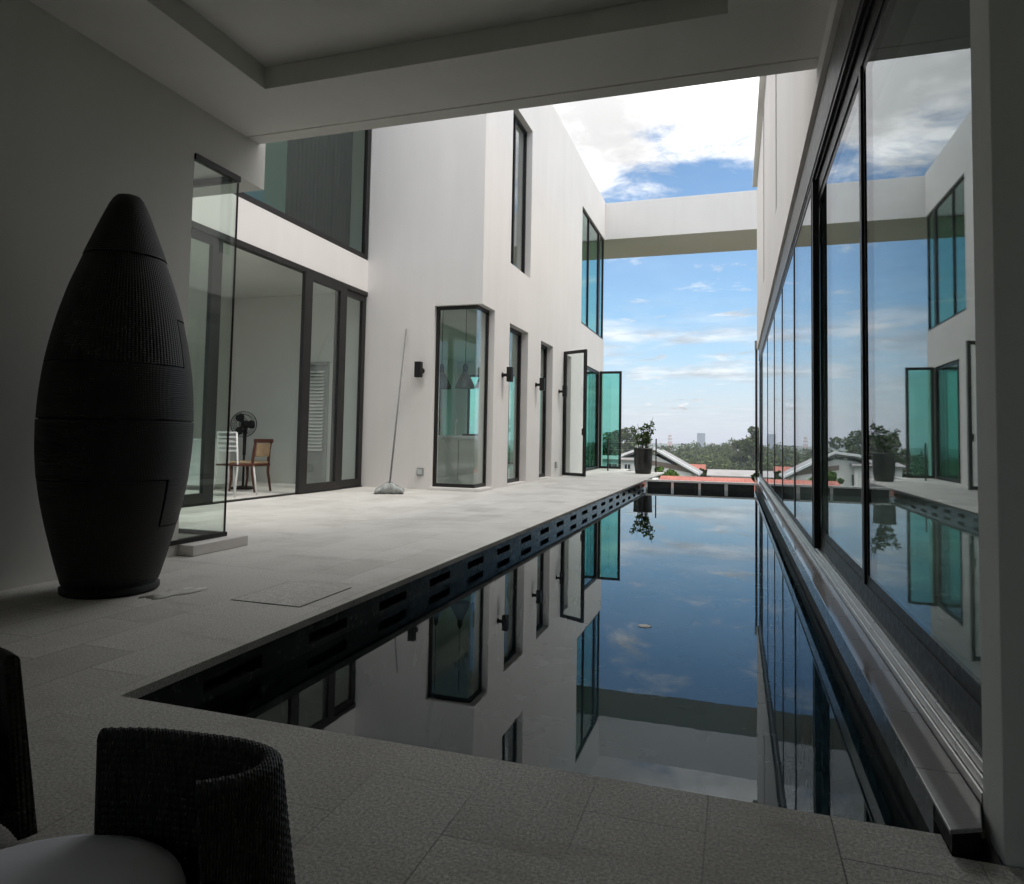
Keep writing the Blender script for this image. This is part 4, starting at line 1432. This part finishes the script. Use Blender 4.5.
def tree(x, y, base, h, cr, n, leafsz, lab, mat='treeleaf', grp='trees below the far end', name='tree', squash=1.0):
    t = thing(name, lab, 'tree' if name == 'tree' else 'bush', (x, y, base), grp)
    rgt = random.Random(int(x * 13 + y * 7))
    tk_ = MB()
    tk_.tube([(x, y, base), (x + 0.1, y, base + h * 0.3), (x, y + 0.1, base + h * 0.55), (x, y, base + h * 0.8)], [h * 0.03, h * 0.024, h * 0.018, h * 0.006], 8)
    for q in range(6):
        a = rgt.uniform(0, 6.28)
        s0 = base + h * rgt.uniform(0.35, 0.6)
        tk_.tube([(x, y, s0), (x + cr * 0.4 * math.cos(a), y + cr * 0.4 * math.sin(a), s0 + h * 0.15), (x + cr * 0.75 * math.cos(a), y + cr * 0.75 * math.sin(a), s0 + h * 0.22)], [h * 0.012, h * 0.008, h * 0.003], 6)
    tk_.build('trunk', M['bark'], t)
    cw_ = MB()
    for q in range(11):
        a = rgt.uniform(0, 6.28); rr = cr * math.sqrt(rgt.uniform(0, 0.75))
        lr = cr * rgt.uniform(0.22, 0.45)
        leaf_quads(cw_, (x + rr * math.cos(a), y + rr * math.sin(a), base + h * (0.72 + rgt.uniform(-0.24, 0.22) * squash)), (lr, lr, lr * 0.75), n // 11, leafsz, rgt, 0.7)
    cw_.build('crown', M[mat], t, recalc=False)
    return t


tree(1.35, 29.0, -7.5, 8.8, 0.85, 1500, 0.20, 'dark tree beside the far corner of the glazed wing')
tree(9.5, 350.0, -19, 27.5, 7.5, 1600, 1.5, 'rounded dark tree on the skyline left of the glazed wing', 'forest')
tree(2.0, 360.0, -19, 24.5, 6.5, 1400, 1.5, 'lower dark tree on the skyline next to the rounded one', 'forest')
tree(-50.0, 360.0, -19, 26.0, 10.0, 1600, 1.6, 'dark tree rising behind the potted shrub', 'forest')
tree(-62.0, 350.0, -19, 26.0, 10.0, 1600, 1.6, 'dark tree seen through the teal folding door', 'forest')
tree(-7.1, 70.0, -8, 6.9, 1.0, 700, 0.35, 'small bush in front of the white gabled house', 'bush', 'bushes by the houses', 'bush')
tree(-4.7, 62.0, -8, 6.7, 1.5, 900, 0.32, 'bright green bush under the white roof edge', 'bush', 'bushes by the houses', 'bush')
tree(-5.0, 108.0, -10, 7.0, 2.4, 700, 0.5, 'dark bush beside the small red roof', 'treeleaf', 'bushes by the houses', 'bush')
tree(-17.0, 95.0, -9, 9.6, 3.2, 900, 0.6, 'dark bush beside the white house with a grey roof', 'treeleaf', 'bushes by the houses', 'bush')


def house_box(name, lab, x0, x1, y0, y1, z0, z1, roofmat, rise, over=0.5, wallmat='housewhite', wins=(), ridge_axis='x'):
    t = thing(name, lab, 'house', ((x0 + x1) / 2, (y0 + y1) / 2, z0))
    MB().box(x0, x1, y0, y1, z0, z1).build('wall', M[wallmat], t)
    r_ = MB()
    if ridge_axis == 'x':
        ym = (y0 + y1) / 2
        r_.prism([(y0 - over, z1 + 0.01), (y1 + over, z1 + 0.01), (y1 + over, z1 + 0.15), (ym, z1 + rise), (y0 - over, z1 + 0.15)], 0, x0 - over, x1 + over)
    else:
        xm = (x0 + x1) / 2
        r_.prism([(x0 - over, z1 + 0.01), (x1 + over, z1 + 0.01), (x1 + over, z1 + 0.15), (xm, z1 + rise), (x0 - over, z1 + 0.15)], 1, y0 - over, y1 + over)
    r_.build('roof', M[roofmat], t)
    for (xa, xb, za, zb) in wins:
        w_ = MB().box(xa, xb, y0 - 0.06, y0 - 0.01, za, zb).build('window', M['window'], t)
        f_ = frame_bars(MB(), 1, y0 - 0.10, y0 - 0.06, xa, xb, za, zb, 0.08, [((xa + xb) / 2, 0.06)])
        f_.build('frame', M['whitepaint'], w_)
    return t


# broad red roof close below the pool end
house_box('red_roofed_house', 'broad low red tiled roof just beyond the end of the pool', -3.9, 9.0, 38, 50, -7.5, -2.15, 'redroof', 0.95, 0.5)
house_box('small_red_house', 'small house with a steep red roof behind the white gable', -6.6, -5.0, 112, 118, -11, -4.3, 'redroof', 1.7, 0.5)
house_box('grey_roofed_house', 'long low house with a pale grey roof near the glazed wing', -3.0, 2.0, 92, 98, -10, -3.4, 'greyroof', 0.8, 0.5, wins=((-2.4, -1.4, -4.6, -3.7), (0.2, 1.2, -4.6, -3.7)))
house_box('white_flat_house', 'white house with dark window left of the potted shrub', -15.0, -10.6, 78, 86, -9, -1.3, 'greyroof', 0.45, 0.4, wins=((-13.9, -12.6, -2.3, -1.6), (-11.9, -11.1, -2.3, -1.6)))
# white gabled house with broad curved roof edges
t = thing('gabled_house', 'white gabled house with a broad white roof edge right of the potted shrub', 'house', (-9.5, 84, -8))
gl_ = [(-14.6, -8.5), (-4.6, -8.5), (-4.6, -2.7), (-8.8, -0.62), (-10.9, -0.85), (-12.8, -1.6), (-14.4, -2.9)]
MB().prism(gl_, 1, 80.4, 90).build('wall', M['housewhite'], t)
edge = [(-15.6, -3.3), (-14.4, -1.9), (-12.9, -0.75), (-11.0, -0.05), (-8.75, 0.22), (-3.9, -2.45)]
MB().prism(edge + [(x, z - 0.27) for x, z in edge][::-1], 1, 79.6, 80.2).build('roof_edge', M['whitepaint'], t)
MB().prism([(x, z - 0.32) for x, z in edge] + [(x, z - 0.5) for x, z in edge][::-1], 1, 80.21, 90.5).build('roof', M['greyroof'], t)
gb = MB().prism([(-9.2, -1.25), (-5.9, -1.75), (-4.7, -2.55), (-9.2, -1.75)], 1, 80.32, 80.38)
gb.build('gable_patch', M['gablebrown'], t)  # dark brown triangle on the gable wall below the roof edge
for xa in (-13.0, -11.4):
    MB().box(xa, xa + 1.0, 80.3, 80.38, -3.3, -2.2).build('window', M['window'], t)

# far city
def tower_block(name, lab, x0, x1, y, z1, mat, dep=30, cap=True):
    t = thing(name, lab, 'tower block', ((x0 + x1) / 2, y, -45))
    MB().box(x0, x1, y, y + dep, -60, z1).build('wall', M[mat], t)
    if cap:
        MB().box(x0 + (x1 - x0) * .2, x1 - (x1 - x0) * .2, y + 5, y + dep - 5, z1 + 0.02, z1 + 4).build('roof_plant', M['paleblock'], t)
    return t


tower_block('tower_block', 'slate blue slab tower standing alone on the skyline', -128, -101, 2500, 33, 'tower', 30, False)
tower_block('pale_block', 'tiny pale block on the skyline left of the slate tower', -150, -139, 2600, 4, 'paleblock')
tower_block('pale_block', 'tiny pale block on the skyline right of the slate tower', -92, -80, 2700, -2, 'paleblock')
t = thing('telecom_mast', 'small red and white mast tower on the skyline above the white gable', 'mast', (-240, 2400, -45))
for i, (z0, z1) in enumerate(((-60, 2), (2, 8), (8, 13), (13, 18), (18, 23))):
    ww_ = 15 - i * 1.0
    MB().box(-212 - ww_ / 2, -212 + ww_ / 2, 2400, 2400 + ww_, z0, z1 - 0.05).build('section', M['mastred' if i % 2 == 0 else 'whitepaint'], t)
MB().tube([(-212, 2404, 23), (-212, 2404, 28)], [1.6, 0.5], 8).build('antenna', M['mastred'], t)

# haze over the land
hm = bpy.data.materials.new("air_haze"); hm.use_nodes = True
hn, hl = hm.node_tree.nodes, hm.node_tree.links
hn.clear()
ho = hn.new('ShaderNodeOutputMaterial'); pv = hn.new('ShaderNodeVolumePrincipled')
pv.inputs['Color'].default_value = (0.80, 0.87, 0.97, 1)
pv.inputs['Density'].default_value = 0.00020
hl.new(pv.outputs[0], ho.inputs['Volume'])
hz_box = MB().box(-2600, 2600, -60, 3300, -80, 70).build('haze', hm)
hz_box['kind'] = 'stuff'; hz_box['label'] = 'pale air haze over the land and city'
